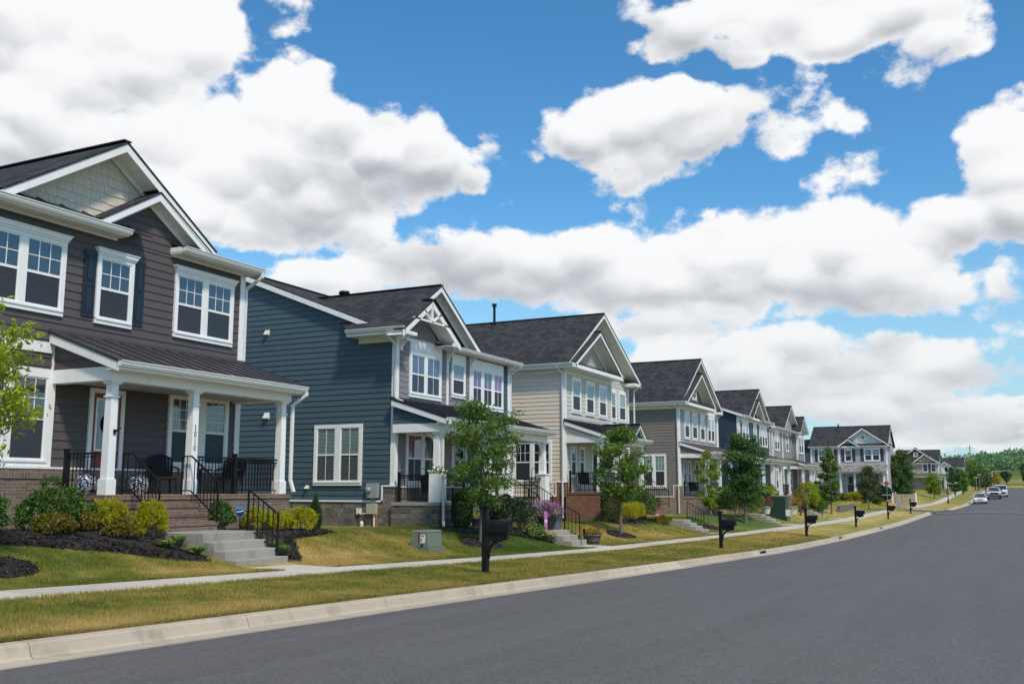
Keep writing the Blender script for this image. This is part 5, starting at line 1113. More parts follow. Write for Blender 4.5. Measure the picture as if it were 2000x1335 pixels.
def shrub(name,label,x,y,rx,ry,h,mat,seed,n=2200,leaf=.05,group=None,aspect=.5,up=.2,lump=.22,z=None,form='dome',droop=0.,cat='shrub',ow=.55,stems=True,fill=.55,lumps=None,ragged=.0):
    """leafy shrub: leaf clusters gathered on uneven lumps of the crown; clipped forms keep an even skin"""
    rng=np.random.default_rng(seed); z0=(gz(x,y) if z is None else z); n=int(n*1.7)
    t=thing(name,label,cat,(x,y,z0),group); S=np.array([rx,ry,h/2])
    if form in('col','cone'):
        d=rng.normal(size=(n,3)); d/=np.linalg.norm(d,axis=1)[:,None]; k=1+lump*(np.sin(d[:,0]*7+seed)*np.sin(d[:,1]*6)*np.sin(d[:,2]*9+1)); r=k*(1-fill*rng.uniform(0,1,n)**2.2)
        C=d*r[:,None]*S
        if form=='col':
            pw=np.sqrt(np.maximum(.05,1-np.abs(d[:,2])**3)); hn=np.hypot(d[:,0],d[:,1])+1e-6; C[:,0]*=pw/hn; C[:,1]*=pw/hn
        else: f=(C[:,2]/h+.5); C[:,:2]*=np.clip(1.35-1.1*f,.12,1.2)[:,None]
        out=d
    else:
        m=lumps or 26; g=np.arange(m)+.5; zz=1-1.55*g/m; th=g*2.39996+seed; q=np.sqrt(np.maximum(0,1-zz*zz)); L=np.stack([q*np.cos(th),q*np.sin(th),zz],-1)
        L=L*(rng.uniform(.62,.92,m)+ragged*np.maximum(0,rng.normal(size=m)))[:,None]; R0=rng.uniform(.22,.40,m)
        w=rng.integers(0,m,n); d=rng.normal(size=(n,3)); d/=np.linalg.norm(d,axis=1)[:,None]; d=d+.55*L[w]; d/=np.linalg.norm(d,axis=1)[:,None]
        r=(1-.5*rng.uniform(0,1,n)**1.6)*np.where(rng.uniform(0,1,n)<.06,1.35,1.); C=(L[w]+d*(R0[w]*r)[:,None])*S; out=d
    C=C+np.array([x,y,z0+h*.5]); C[:,2]=np.maximum(C[:,2],z0+.02)
    V,F=leaves(C,n,leaf,rng,aspect,droop,.3,up,out,ow)
    if stems:
        m=MB(); R=random.Random(seed)
        for i in range(5): a=i*1.3; m.tube([(x+.05*math.cos(a),y+.05*math.sin(a),z0-.05),(x+rx*.45*math.cos(a),y+ry*.45*math.sin(a),z0+h*.55)],[.018,.006],5,False)
        m.build('stem',M['bark'],t)
    npmesh('foliage',V,F,M[mat],t); return t
def tuft(name,label,x,y,r,h,mat,seed,n=90,w=.02,group=None,cat='plant',z=None,wide=1.):
    """clump of arching strap leaves"""
    rng=np.random.default_rng(seed); z0=gz(x,y)+.03 if z is None else z
    V=[];F=[]
    for i in range(n):
        a=rng.uniform(0,2*math.pi); R_=r*rng.uniform(.45,1.); H=h*rng.uniform(.6,1.1); c,s=math.cos(a),math.sin(a); ww=w*rng.uniform(.7,1.3)
        for j in range(5):
            f=j/4; q=R_*f**1.1; zz=H*(1.9*f-1.35*f*f) ; wj=ww*(1-f**2*.95)*(.6+.4*min(1,4*f+.2))
            V+= [(x+c*q-s*wj,y+s*q+c*wj,z0+zz),(x+c*q+s*wj,y+s*q-c*wj,z0+zz)]
            if j<4: k=len(V)-2; F.append((k,k+1,k+3,k+2))
    o=npmesh(name,V,F,M[mat]); return tag(o,label,cat,group)
def flowers(parent,name,x,y,z,rx,ry,rz,mat,seed,n=400,size=.05):
    rng=np.random.default_rng(seed); d=rng.normal(size=(n,3)); d/=np.linalg.norm(d,axis=1)[:,None]; r=rng.uniform(.6,1.05,n)[:,None]
    C=d*r*np.array([rx,ry,rz])+np.array([x,y,z]); V,F=leaves(C,n,size,rng,.9,0,.3,.3,d,.5); return npmesh(name,V,F,M[mat],parent)
def build_grass():
    rng=np.random.default_rng(11)
    def area(n,x0,x1,y0,y1,seed_h,keep):
        Y=rng.uniform(y0,y1,n); X=rng.uniform(x0,x1,n); k=keep(X,Y); return X[k],Y[k]
    beds=BEDS
    def ok(X,Y):
        o=X-xc(Y); m=((o<-.01)&(o>-2.97))|((o<-4.34))
        m&=~((o<-3)&(Y>15.9)&(Y<17.65)&(X>-17)); m&=~((o<-3)&(Y>33.05)&(Y<34.65)&(X>-15.5))
        for bx,by,br,bq in beds: m&=((X-bx)/br)**2+((Y-by)/bq)**2>1
        m&=~((X<-17.35)&(Y>14.9)&(Y<21.4)); m&=X>-19.1
        m&=~in_bed1(X,Y)
        return m
    parts=[]
    for n,y0,y1,x0,h,w in((420000,4.5,16,-17,.048,.0035),(330000,16,30,-18.5,.052,.0048),(170000,30,56,-18.5,.058,.008)):
        Y=rng.uniform(y0,y1,n); X=rng.uniform(x0,-8.3,n); k=ok(X,Y)&(X>-1.55*Y-4); X=X[k];Y=Y[k]; n=len(X)
        Z=ground(X,Y)-.004; hh=h*rng.uniform(.5,1.25,n)*(1+.5*np.sin(X*3.1+Y*1.7)*np.sin(Y*2.3-X)); a=rng.uniform(0,2*np.pi,n); ln=rng.normal(size=(n,2))*.45*hh[:,None]; ww=w*rng.uniform(.7,1.4,n)
        A=np.stack([X-np.cos(a)*ww,Y-np.sin(a)*ww,Z],-1); B=np.stack([X+np.cos(a)*ww,Y+np.sin(a)*ww,Z],-1); C=np.stack([X+ln[:,0],Y+ln[:,1],Z+hh],-1)
        parts.append((np.stack([A,B,C],1).reshape(-1,3),np.repeat(dryness(X,Y),3)))
    # ragged fringe along the kerb and pavement edges
    for n,o0,ln in((26000,-.02,.05),(16000,-2.99,-.05),(16000,-4.33,.05)):
        Y=5+50*rng.uniform(0,1,n)**1.7; k=np.ones(n,bool) if o0>-4 else ~(((Y>15.9)&(Y<17.65))|((Y>33.05)&(Y<34.65))|((Y>50)&(Y<51.7))); Y=Y[k]; n=len(Y); X=xc(Y)+o0-np.sign(ln)*rng.uniform(0,.06,n); Z=ground(X,Y)-.01; hh=rng.uniform(.02,.075,n); a=rng.uniform(0,2*np.pi,n); w=.0045*(1+Y/40)
        A=np.stack([X-np.cos(a)*w,Y-np.sin(a)*w,Z],-1); B=np.stack([X+np.cos(a)*w,Y+np.sin(a)*w,Z],-1); C=np.stack([X+ln*rng.uniform(-.3,1.6,n),Y+rng.normal(size=n)*.02,Z+hh+.015],-1)
        parts.append((np.stack([A,B,C],1).reshape(-1,3),np.repeat(dryness(X,Y)+.08,3)))
    V=np.concatenate([p[0] for p in parts]); D=np.concatenate([p[1] for p in parts])
    o=npmesh('grass',V,np.arange(len(V)).reshape(-1,3),M['blade'],kcol=D); o['kind']='stuff'
BED1=[(-19.2,9.),(-16.3,10.6),(-16.05,11.9),(-15.8,12.8),(-15.3,14.1),(-14.75,14.85),(-14.6,15.7),(-16.4,15.8),(-17.5,15.9),(-19.2,15.2)]
def in_poly(P,X,Y):
    X=np.asarray(X);Y=np.asarray(Y); r=np.zeros(X.shape,bool); n=len(P)
    for i in range(n):
        (x0,y0),(x1,y1)=P[i],P[(i+1)%n]
        if y0!=y1: r^=((y0>Y)!=(y1>Y))&(X<(x1-x0)*(Y-y0)/(y1-y0)+x0)
    return r
BED2=[(-17.3,17.75),(-14.3,17.72),(-14.2,18.0),(-15.2,18.5),(-16.2,19.8),(-16.4,21.4),(-16.5,22.4),(-17.3,22.6)]
def in_bed1(X,Y): return in_poly(BED1,X,Y)|in_poly(BED2,X,Y)
BEDS=[(-14.93,10.75,.62,.95),(-14.97,28.06,.62,1.0),(-14.76,40.51,.6,1.),(-14.4,54.,.5,.8)]

# ------------------------------------------------------------------ objects of the street
def copy_tree(o,loc,label,rz=0.):
    c=o.copy(); COL.objects.link(c); c.location=loc; c.rotation_euler=(0,0,rz); c['label']=label
    for ch in list(o.children):
        d=ch.copy(); COL.objects.link(d); d.parent=c
        for g in list(ch.children):
            e=g.copy(); COL.objects.link(e); e.parent=d
    return c
def build_mailboxes():
    spots=[(-9.75,18.47,'black mailbox on square post, nearest the camera in front of the blue house'),(-9.6,37.4,'black mailbox on square post beside the first storm drain'),(-9.2,53.6,'third black mailbox along the kerb, before the dark green utility cabinet'),(-8.75,70.,'fourth black mailbox along the kerb, just past the second storm drain'),(-8.37,87.6,'fifth black mailbox along the kerb, in line with the stop sign post'),(-7.78,103.4,'last and smallest black mailbox before the side street corner')]
    x,y,l=spots[0]; z=gz(x,y); r=thing('mailbox',l,'mailbox',(x,y,z),'black mailboxes along the kerb'); H=1.42
    m=MB(); m.box(x-.062,x+.062,y-.062,y+.062,z-.1,z+H-.07); m.build('post',M['black'],r,bev=.006)
    m=MB(); m.hull([(x+a*.062,y+b*.062,z+H-.075) for a,b in((-1,-1),(1,-1),(1,1),(-1,1))],[(x+a*.095,y+b*.095,z+H-.03) for a,b in((-1,-1),(1,-1),(1,1),(-1,1))]); m.box(x-.098,x+.098,y-.098,y+.098,z+H-.03,z+H); m.build('post_cap',M['black'],r)
    m=MB(); w=.105; zb=z+.87; pr=[(y-w,zb),(y+w,zb),(y+w,zb+.15)]+[(y+w*math.cos(a),zb+.15+w*math.sin(a)) for a in [math.pi*k/10 for k in range(1,10)]]+[(y-w,zb+.15)]
    m.hull([(x+.07,a,b) for a,b in pr],[(x+.56,a,b) for a,b in pr]); bx=m.build('box',M['black'],r,bev=.004)
    m=MB(); pr2=[(y+(a-y)*1.06,zb-.008+(b-zb)*1.04) for a,b in pr]; m.hull([(x+.56,a,b) for a,b in pr2],[(x+.59,a,b) for a,b in pr2]); m.box(x+.59,x+.615,y-.015,y+.015,zb+.18,zb+.21); m.build('box_door',M['black'],bx)
    m=MB(); m.box(x+.2,x+.235,y-w-.012,y-w-.002,zb+.1,zb+.25); m.build('flag',M['black'],bx)
    m=MB(); m.box(x+.062,x+.50,y-.05,y+.05,zb-.045,zb-.002); m.box(x+.08,x+.48,y-.012-.05,y-.05,zb-.17,zb-.045); m.box(x+.45,x+.52,y-.045,y+.045,zb-.15,zb-.045); m.build('arm',M['black'],r)
    m=MB(); P=[(x+.06,z+.42),(x+.11,z+.55),(x+.17,z+.63),(x+.27,z+.69),(x+.40,z+.71)]
    for (a,b),(c,d) in zip(P[:-1],P[1:]): m.bar((a,y,b),(c,y,d),.05,.07,(0,1,0))
    m.box(x+.06,x+.1,y-.025,y+.025,z+.33,z+.45); m.build('brace',M['black'],r)
    for x,y,l in spots[1:]: copy_tree(r,(x,y,gz(x,y)),l)
def concrete_steps(label,y0,y1,xf,zbot,n,rise,run,land,name='concrete_steps',rail=1):
    """rise from the pavement side (xf) towards the house"""
    t=thing(name,label,'steps',(xf,y0,zbot),'concrete garden steps'); m=MB()
    for i in range(n):
        x1=xf-i*run; x0=x1-run-.02 if i<n-1 else x1-land
        m.box(x0,x1,y0,y1,zbot-.3 if i==0 else zbot+i*rise-.02,zbot+(i+1)*rise) if i<n-1 else m.box(x0,x1,y0,y1,zbot-.3,zbot+(i+1)*rise)
    for i in range(n-1): m.box(xf-(i+1)*run-.6,xf-(i+1)*run-.001,y0+.001,y1-.001,zbot-.3,zbot+(i+1)*rise-.003)
    m.build('tread',M['conc'],t,bev=.012)
    if rail:
        zt=zbot+n*rise; railing(t,(xf-n*run+.12-.0,y1-.08),(xf-.25,y1-.08),0,.92,(True,True),slope=(zt,zbot+rise),thin=True,sp=.13,name='hand_rail')
    return t
def utility_box(name,label,x,y,sx,sy,h,mat,z=None,sticker=True,group=None):
    z0=(gz(x,y) if z is None else z); t=thing(name,label,'utility box',(x,y,z0),group); a,b=sx/2,sy/2
    m=MB(); m.box(x-a-.05,x+a+.05,y-b-.05,y+b+.05,z0-.15,z0+.06); m.build('plinth',M[mat],t)
    m=MB(); m.hull([(x-a,y-b,z0+.06),(x+a,y-b,z0+.06),(x+a,y+b,z0+.06),(x-a,y+b,z0+.06)],[(x-a+.02,y-b+.03,z0+h-.05),(x+a-.02,y-b+.03,z0+h-.05),(x+a-.02,y+b-.01,z0+h-.05),(x-a+.02,y+b-.01,z0+h-.05)]); m.build('cabinet',M[mat],t,bev=.015)
    m=MB(); m.hull([(x-a-.0,y-b+.02,z0+h-.049),(x+a,y-b+.02,z0+h-.049),(x+a,y+b,z0+h-.049),(x-a,y+b,z0+h-.049)],[(x-a+.05,y-b+.07,z0+h),(x+a-.05,y-b+.07,z0+h),(x+a-.05,y+b-.05,z0+h),(x-a+.05,y+b-.05,z0+h)]); m.build('lid',M[mat],t,bev=.01)
    if sticker:
        m=MB(); m.box(x+a*.1,x+a*.62,y-b-.004,y-b+.03,z0+h*.35,z0+h*.78); s=m.build('sticker',M['plastw'],t)
        m=MB(); m.box(x+a*.16,x+a*.56,y-b-.007,y-b-.004,z0+h*.68,z0+h*.74); m.box(x+a*.16,x+a*.3,y-b-.007,y-b-.004,z0+h*.42,z0+h*.6); m.build('sticker_print',M['signr'],s)
        m=MB(); m.box(x+a*.28,x+a*.42,y-b-.05,y-b+.02,z0+h*.16,z0+h*.28); m.build('lock',M['black'],t)
        m=MB(); m.box(x-a*.05,x-a*.02,y-b-.0,y-b+.032,z0+.08,z0+h-.06); m.build('door_seam',M['black'],t)
    return t
def yard_sign(label,x,y,h,r,body,band,mat2,z=None,shape='oct',name='yard_sign'):
    z0=gz(x,y) if z is None else z; t=thing(name,label,'sign',(x,y,z0)); m=MB(); m.tube([(x,y,z0-.1),(x,y,z0+h-r)],.012,6); m.build('stake',M['black'],t)
    nx,ny=.62,-.78; ux,uy=.78,.62
    def P(u,v,d): return (x+ux*u+nx*d,y+uy*u+ny*d,z0+h-r+v)
    O=[(-.5,.8),(-.25,1.),(.25,1.),(.5,.8),(.78,.55),(.78,-.35),(.5,-.75),(0,-1.),(-.5,-.75),(-.78,-.35),(-.78,.55)] if shape=='oct' else [(-.7,-1),(.7,-1),(.7,1),(-.7,1)]
    m=MB(); m.hull([P(u*r,v*r,-.008) for u,v in O],[P(u*r,v*r,.008) for u,v in O]); b=m.build('panel',M[body],t)
    m=MB(); m.hull([P(u*r*.86,min(v,.45)*r*.86,.009) for u,v in O],[P(u*r*.86,min(v,.45)*r*.86,.012) for u,v in O]); m.build('inner_panel',M[mat2],b)
    m=MB(); m.hull([P(a*r,c*r,.013) for a,c in((-.58,-.12),(.58,.08),(.58,.26),(-.58,.06))],[P(a*r,c*r,.016) for a,c in((-.58,-.12),(.58,.08),(.58,.26),(-.58,.06))]); m.build('band',M[band],b)
    return t
def pot(name,label,x,y,r,h,mat,fl,seed,z=None,green='bshrub',fs=.8,n=500,fh=.3,cat='planter',rings=None):
    z0=gz(x,y) if z is None else z; t=thing(name,label,cat,(x,y,z0)); m=MB(); m.lathe([(r*.72,-.02),(r*.9,h*.5),(r,h-.05),(r*1.06,h-.04),(r*1.06,h),(r*.95,h),(r*.9,h-.06),(0,h-.06)],(x,y,z0),22); m.build('pot',M[mat],t)
    if rings:
        m=MB()
        for q in(.22,.7): k=r*(.72+.25*q)+.012; m.lathe([(k,h*q-.025),(k+.012,h*q),(k,h*q+.025)],(x,y,z0),22)
        m.build('hoop',M['black'],t)
    flowers(t,'foliage',x,y,z0+h+fh*.35,r*1.05*fs*1.2,r*1.05*fs*1.2,fh*.8,green,seed,n,.07)
    if fl: flowers(t,'blossoms',x,y,z0+h+fh*.55,r*1.2*fs*1.2,r*1.2*fs*1.2,fh*.85,fl,seed+1,n,.06)
    return t
def armchair(label,x,y,z,rz,group='black porch chairs'):
    t=thing('porch_chair',label,'chair',(x,y,z),group,rz,(0,0,0)); m=MB(); m.box(-.28,.28,-.27,.27,.36,.43); m.build('seat',M['wicker'],t,bev=.02)
    m=MB()
    for k in range(9):
        a=-1.+2*k/8; m.bar((-.25-.04*(1-a*a),.27*a,.42),(-.36-.06*(1-a*a),.29*a,.98-.1*a*a),.062,.03,(1,0,0))
    m.tube([(-.36-.06*(1-a*a),.29*a,.98-.1*a*a) for a in [-1+k/4 for k in range(9)]],.022,6); m.build('backrest',M['wicker'],t)
    for s in(-1,1):
        m=MB(); m.tube([(-.3,s*.29,.68),(0,s*.31,.66),(.24,s*.3,.62),(.27,s*.28,.45)],.022,6); m.build('armrest',M['wicker'],t)
        for q in(-.24,.24):
            m=MB(); m.tube([(q,s*.24,.37),(q*1.12,s*.26,0)],[.025,.018],6); m.build('leg',M['wicker'],t)
    return t
def garden_stool(label,x,y,z):
    t=thing('garden_stool',label,'stool',(x,y,z),'blue and white porch stools'); m=MB(); m.lathe([(.15,0),(.17,.02),(.22,.12),(.235,.22),(.22,.32),(.17,.42),(.15,.44)],(x,y,z),24); m.build('drum',M['pattern'],t); m=MB(); m.lathe([(.165,.44),(.165,.46),(0,.465)],(x,y,z),24); m.build('top',M['signk'],t)
def sign_post(name,label,x,y,h,group=None,r=.03,z=None):
    z0=gz(x,y) if z is None else z; t=thing(name,label,'sign',(x,y,z0),group); m=MB(); m.tube([(x,y,z0-.2),(x,y,z0+h)],r,8); m.build('post',M['galv'],t); return t,z0
def wheel(parent,x,y,z,r,w):
    m=MB(); prof=[(r*.6,-w/2),(r*.93,-w/2),(r,-w*.32),(r,w*.32),(r*.93,w/2),(r*.6,w/2)]; n=20
    rows=[[(x+b,y+a*math.cos(2*math.pi*k/n),z+a*math.sin(2*math.pi*k/n)) for k in range(n)] for a,b in prof]; m.grid(rows,True); t=m.build('wheel',M['tyre'],parent)
    m=MB(); rows=[[(x+b,y+a*math.cos(2*math.pi*k/n),z+a*math.sin(2*math.pi*k/n)) for k in range(n)] for a,b in((.0,-w*.3),(r*.3,-w*.38),(r*.6,-w*.42),(r*.62,w*.42),(r*.3,w*.38),(0,w*.3))]; m.grid(rows,True); m.build('rim',M['rim'],t)
def loft(mb,secs,smooth=True):
    mb.grid(secs,True,smooth); mb.poly(secs[0][::-1]); mb.poly(secs[-1])
def sedan(name,label,x,y,z,rz):
    """front towards -Y before turning"""
    t=thing(name,label,'car',(x,y,z),'parked vehicles',rz,(0,0,0))
    def sec(yy,w,zl,zt,in_=.9): return [(-w*in_,yy,zl),(-w,yy,zl+.18),(-w,yy,(zl+zt)/2+.06),(-w*.95,yy,zt-.05),(-w*.6,yy,zt),(w*.6,yy,zt),(w*.95,yy,zt-.05),(w,yy,(zl+zt)/2+.06),(w,yy,zl+.18),(w*in_,yy,zl)]
    m=MB(); loft(m,[sec(-2.38,.66,.34,.58),sec(-2.3,.80,.22,.68),sec(-1.9,.89,.2,.77),sec(-1.2,.91,.2,.90),sec(-.5,.91,.2,.95),(sec(.8,.91,.2,.96)),sec(1.5,.90,.2,.98),sec(2.1,.86,.24,.97),sec(2.32,.76,.34,.88)]); b=m.build('body',M['carw'],t)
    def cab(yy,wb,wt,zb,zt): return [(-wb,yy,zb),(-wt-.02,yy,zt-.06),(-wt*.8,yy,zt),(wt*.8,yy,zt),(wt+.02,yy,zt-.06),(wb,yy,zb)]
    m=MB(); loft(m,[cab(-1.15,.80,.78,.89,.93),cab(-.35,.80,.60,.93,1.40),cab(.2,.80,.61,.93,1.45),cab(.8,.80,.60,.93,1.42),cab(1.6,.78,.70,.95,1.02)]); m.build('greenhouse',M['carglass'],t)
    m=MB(); m.hull([(-.58,-.42,1.405),(.58,-.42,1.405),(.6,.85,1.43),(-.6,.85,1.43)],[(-.48,-.38,1.445),(.48,-.38,1.445),(.5,.8,1.465),(-.5,.8,1.465)])
    for s in(-1,1):
        m.bar((s*.79,-1.12,.93),(s*.60,-.36,1.41),.06,.05); m.bar((s*.60,.8,1.42),(s*.76,1.6,1.0),.09,.05); m.bar((s*.80,.2,.95),(s*.615,.2,1.42),.05,.05); m.bar((s*.60,-.4,1.42),(s*.60,.82,1.43),.05,.05)
    m.build('roof',M['carw'],t)
    for s in(-1,1):
        m=MB(); m.hull([(s*.42,-2.37,.58),(s*.74,-2.26,.58),(s*.76,-2.2,.70),(s*.42,-2.32,.68)],[(s*.42,-2.3,.58),(s*.74,-2.16,.58),(s*.76,-2.1,.71),(s*.42,-2.22,.69)]); m.build('headlight',M['lamp'],t)
        m=MB(); m.ball((s*1.0,-.75,1.0),.10,.06,.07,6); m.build('wing_mirror',M['carw'],t)
        for yy in(-1.42,1.4): wheel(t,s*.80,yy,.32,.32,.2)
    m=MB(); m.hull([(-.36,-2.39,.54),(.36,-2.39,.54),(.36,-2.39,.66),(-.36,-2.39,.66)],[(-.36,-2.2,.54),(.36,-2.2,.54),(.36,-2.2,.66),(-.36,-2.2,.66)]); m.build('grille',M['grille'],t)
    m=MB(); m.box(-.5,.5,-2.37,-2.2,.27,.4); m.build('air_intake',M['grille'],t)
    m=MB(); m.box(-.26,.26,-2.405,-2.38,.42,.53); m.build('number_plate',M['plastw'],t)
def pickup(name,label,x,y,z,rz):
    t=thing(name,label,'pickup truck',(x,y,z),'parked vehicles',rz,(0,0,0))
    def sec(yy,w,zl,zt): return [(-w*.95,yy,zl),(-w,yy,zl+.2),(-w,yy,zt-.12),(-w*.93,yy,zt-.02),(-w*.6,yy,zt),(w*.6,yy,zt),(w*.93,yy,zt-.02),(w,yy,zt-.12),(w,yy,zl+.2),(w*.95,yy,zl)]
    m=MB(); loft(m,[sec(-2.7,.9,.5,1.1),sec(-2.62,.97,.42,1.18),sec(-1.4,1.,.4,1.25),sec(-.6,1.,.4,1.27),sec(2.75,1.,.45,1.25),sec(2.8,.96,.5,1.2)]); m.build('body',M['carw'],t)
    def cab(yy,wb,wt,zb,zt): return [(-wb,yy,zb),(-wt,yy,zt-.06),(-wt*.85,yy,zt),(wt*.85,yy,zt),(wt,yy,zt-.06),(wb,yy,zb)]
    m=MB(); loft(m,[cab(-1.3,.92,.88,1.24,1.28),cab(-.6,.92,.72,1.25,1.84),cab(.9,.92,.74,1.25,1.86),cab(1.1,.92,.8,1.25,1.3)]); m.build('greenhouse',M['carglass'],t)
    m=MB(); m.box(-.70,.70,-.62,.95,1.85,1.91)
    for s in(-1,1): m.bar((s*.9,-1.28,1.27),(s*.72,-.6,1.85),.07,.06); m.bar((s*.92,.15,1.25),(s*.74,.15,1.85),.06,.07); m.bar((s*.92,1.05,1.25),(s*.75,.92,1.85),.08,.06)
    m.build('roof',M['carw'],t)
    m=MB()
    for yy in(-.3,.6): m.bar((-.75,yy,1.98),(.75,yy,1.98),.04,.04); m.box(-.72,-.66,yy-.03,yy+.03,1.9,1.98); m.box(.66,.72,yy-.03,yy+.03,1.9,1.98)
    m.build('roof_rack',M['metal'],t)
    m=MB(); m.box(-.62,.62,-2.74,-2.6,.80,1.08); m.build('grille',M['grille'],t)
    m=MB(); m.box(-.98,.98,-2.86,-2.62,.50,.70); m.build('bumper',M['grille'],t)
    for s in(-1,1):
        m=MB(); m.box(min(s*.66,s*.95),max(s*.66,s*.95),-2.73,-2.5,.86,1.06); m.build('headlight',M['lamp'],t)
        m=MB(); m.box(min(s*.7,s*.95),max(s*.7,s*.95),-2.72,-2.5,.74,.83); m.build('indicator_lamp',M['amber'],t)
        m=MB(); m.box(min(s*1.0,s*1.22),max(s*1.0,s*1.22),-.95,-.85,1.25,1.5); m.build('wing_mirror',M['grille'],t)
        for yy in(-1.75,1.75): wheel(t,s*.86,yy,.4,.4,.26)
def van(name,label,x,y,z,rz):
    t=thing(name,label,'van',(x,y,z),'parked vehicles',rz,(0,0,0))
    def sec(yy,w,zl,zt,r=.16): return [(-w*.95,yy,zl),(-w,yy,zl+.2),(-w*.98,yy,zt-r*2),(-w*.88,yy,zt-.05),(-w*.6,yy,zt),(w*.6,yy,zt),(w*.88,yy,zt-.05),(w*.98,yy,zt-r*2),(w,yy,zl+.2),(w*.95,yy,zl)]
    m=MB(); loft(m,[sec(-2.6,.85,.4,.95,.1),sec(-2.5,.95,.35,1.1,.1),sec(-1.7,.99,.35,1.3,.1),sec(-.9,1.,.35,1.95),sec(-.5,1.,.35,2.08),sec(2.4,1.,.35,2.08),sec(2.55,.96,.4,2.0)]); m.build('body',M['carv'],t)
    m=MB(); m.hull([(-.86,-1.72,1.3),(.86,-1.72,1.3),(.8,-.92,1.9),(-.8,-.92,1.9)],[(-.86,-1.66,1.33),(.86,-1.66,1.33),(.8,-.86,1.9),(-.8,-.86,1.9)]); 
    for i in range(4): xx,yy,zz=m.v[i]; m.v[i]=(xx,yy-.05,zz+.05)
    m.build('windscreen',M['carglass'],t)
    m=MB(); m.box(-.6,.6,-2.63,-2.5,.6,.85); m.build('grille',M['grille'],t)
    for s in(-1,1):
        m=MB(); m.box(min(s*.62,s*.9),max(s*.62,s*.9),-2.6,-2.4,.75,1.0); m.build('headlight',M['lamp'],t)
        m=MB(); m.box(min(s*.97,s*1.01),max(s*.97,s*1.01),-1.3,-.5,1.25,1.7); m.build('side_window',M['carglass'],t)
        for yy in(-1.7,1.6): wheel(t,s*.86,yy,.36,.36,.22)
def lamp_post(name,label,x,y,h,arm=0,mat='black',z=None,cat='lamp post'):
    z0=gz(x,y) if z is None else z; t=thing(name,label,cat,(x,y,z0)); m=MB(); m.tube([(x,y,z0-.2),(x,y,z0+.5),(x,y,z0+.55),(x,y,z0+h)],[.10,.10,.06,.045],10); m.build('post',M[mat],t)
    m=MB(); m.lathe([(.05,0),(.16,.08),(.20,.45),(.24,.47),(.1,.62),(.03,.72),(0,.74)],(x,y,z0+h),12); m.build('lantern',M[mat],t); return t

# ------------------------------------------------------------------ assemble
house1(); house2(); house3(); house4(); house5(); house6(); house7(); house8(); house9()
build_mailboxes()
# garden steps
concrete_steps('front concrete steps below the brown house, with black handrail',15.95,17.6,-14.25,-1.64,4,.178,.31,1.35)
concrete_steps('short concrete steps with flower tub, between blue and beige houses',33.1,34.55,-13.95,-2.03,3,.175,.33,1.5)
concrete_steps('concrete steps on the lawn before the taupe house',50.2,51.6,-13.85,-2.24,4,.165,.32,1.3)
concrete_steps('concrete steps beside the dark green utility cabinet',67.,68.4,-13.4,-2.32,4,.165,.34,1.3,rail=0)
concrete_steps('farthest concrete steps, on the lawn before the grey house',84.,85.3,-13.,-2.35,4,.165,.34,1.2)
# beds
mulch_bed('mulch_bed','',BED1); mulch_bed('mulch_bed','',BED2)
for x,y,a,b in BEDS: mulch_bed('mulch_ring','',[(x+a*math.cos(k*math.pi/6),y+b*math.sin(k*math.pi/6)) for k in range(12)])
mulch_bed('mulch_bed','',[(-17.2,28.6),(-16.,28.6),(-15.9,31.),(-15.3,32.2),(-14.5,33.),(-16.8,33.1),(-17.2,32.5)])
mulch_bed('mulch_bed','',[(-17.2,45.2),(-16.2,43.6),(-15.9,46.),(-16.,49.5),(-17.2,49.6)])
# street trees
def T(l,x,y,h,cz,rx,rz,m,seed,tk,n,lf,**k): return tree(k.pop('name','street_tree'),l,x,y,h,cz,rx,rz,m,seed,tk,n,lf,**k)
T('yellow green tree at the left edge before the brown house',-14.95,10.45,4.6,3.12,.98,1.22,'lmaple',21,.05,3900,.12,limbs=19,clear=.3,spread=.12,aspect=.40,droop=.35)
T('bushy green tree on the lawn before the blue house porch',-14.97,28.06,4.75,2.95,1.32,1.72,'lgreen',32,.075,6200,.13,limbs=24,clear=.28,spread=.115,aspect=.42,droop=.35)
T('green tree before the beige house porch, in a ring of mulch',-14.76,40.51,4.75,3.05,1.2,1.45,'lmid',43,.07,5600,.15,limbs=20,clear=.34,spread=.12,aspect=.45,droop=.25)
T('thin lime green tree before the taupe house',-14.9,55.5,4.2,2.4,.8,1.65,'llime',54,.05,2600,.14,limbs=16,clear=.25,spread=.12,shape='col',droop=.2)
T('dense dark green tree, largest crown before the navy house',-14.32,62.0,5.6,3.5,1.6,1.95,'ldark',65,.085,10500,.16,limbs=28,clear=.27,shape='vase',spread=.15)
T('bare russet young tree before the grey house',-14.2,80.6,5.,3.2,.75,1.8,'ldead',76,.055,260,.10,name='bare_tree',bark='barkr',limbs=18,clear=.2,shape='col',spread=.1)
T('narrow upright green tree before the corner house',-13.3,90.5,6.0,3.3,.85,2.4,'lmid',87,.07,6500,.17,limbs=24,clear=.2,shape='col',spread=.14)
T('dull green tree with feathery top before the corner house door',-13.7,122.,5.,3.05,1.25,1.8,'ldull',98,.07,5200,.18,limbs=22,clear=.2,spread=.17)
T('big dark tree at the right end of the corner house',-11.2,136.,6.9,3.9,1.8,2.75,'ldark',109,.10,8500,.22,limbs=28,clear=.2,spread=.18)
T('bright lime tree beyond the corner house, before the tan house',-9.3,172.,4.,2.1,1.3,1.75,'llime',120,.08,3600,.22,limbs=18,clear=.2,spread=.18)
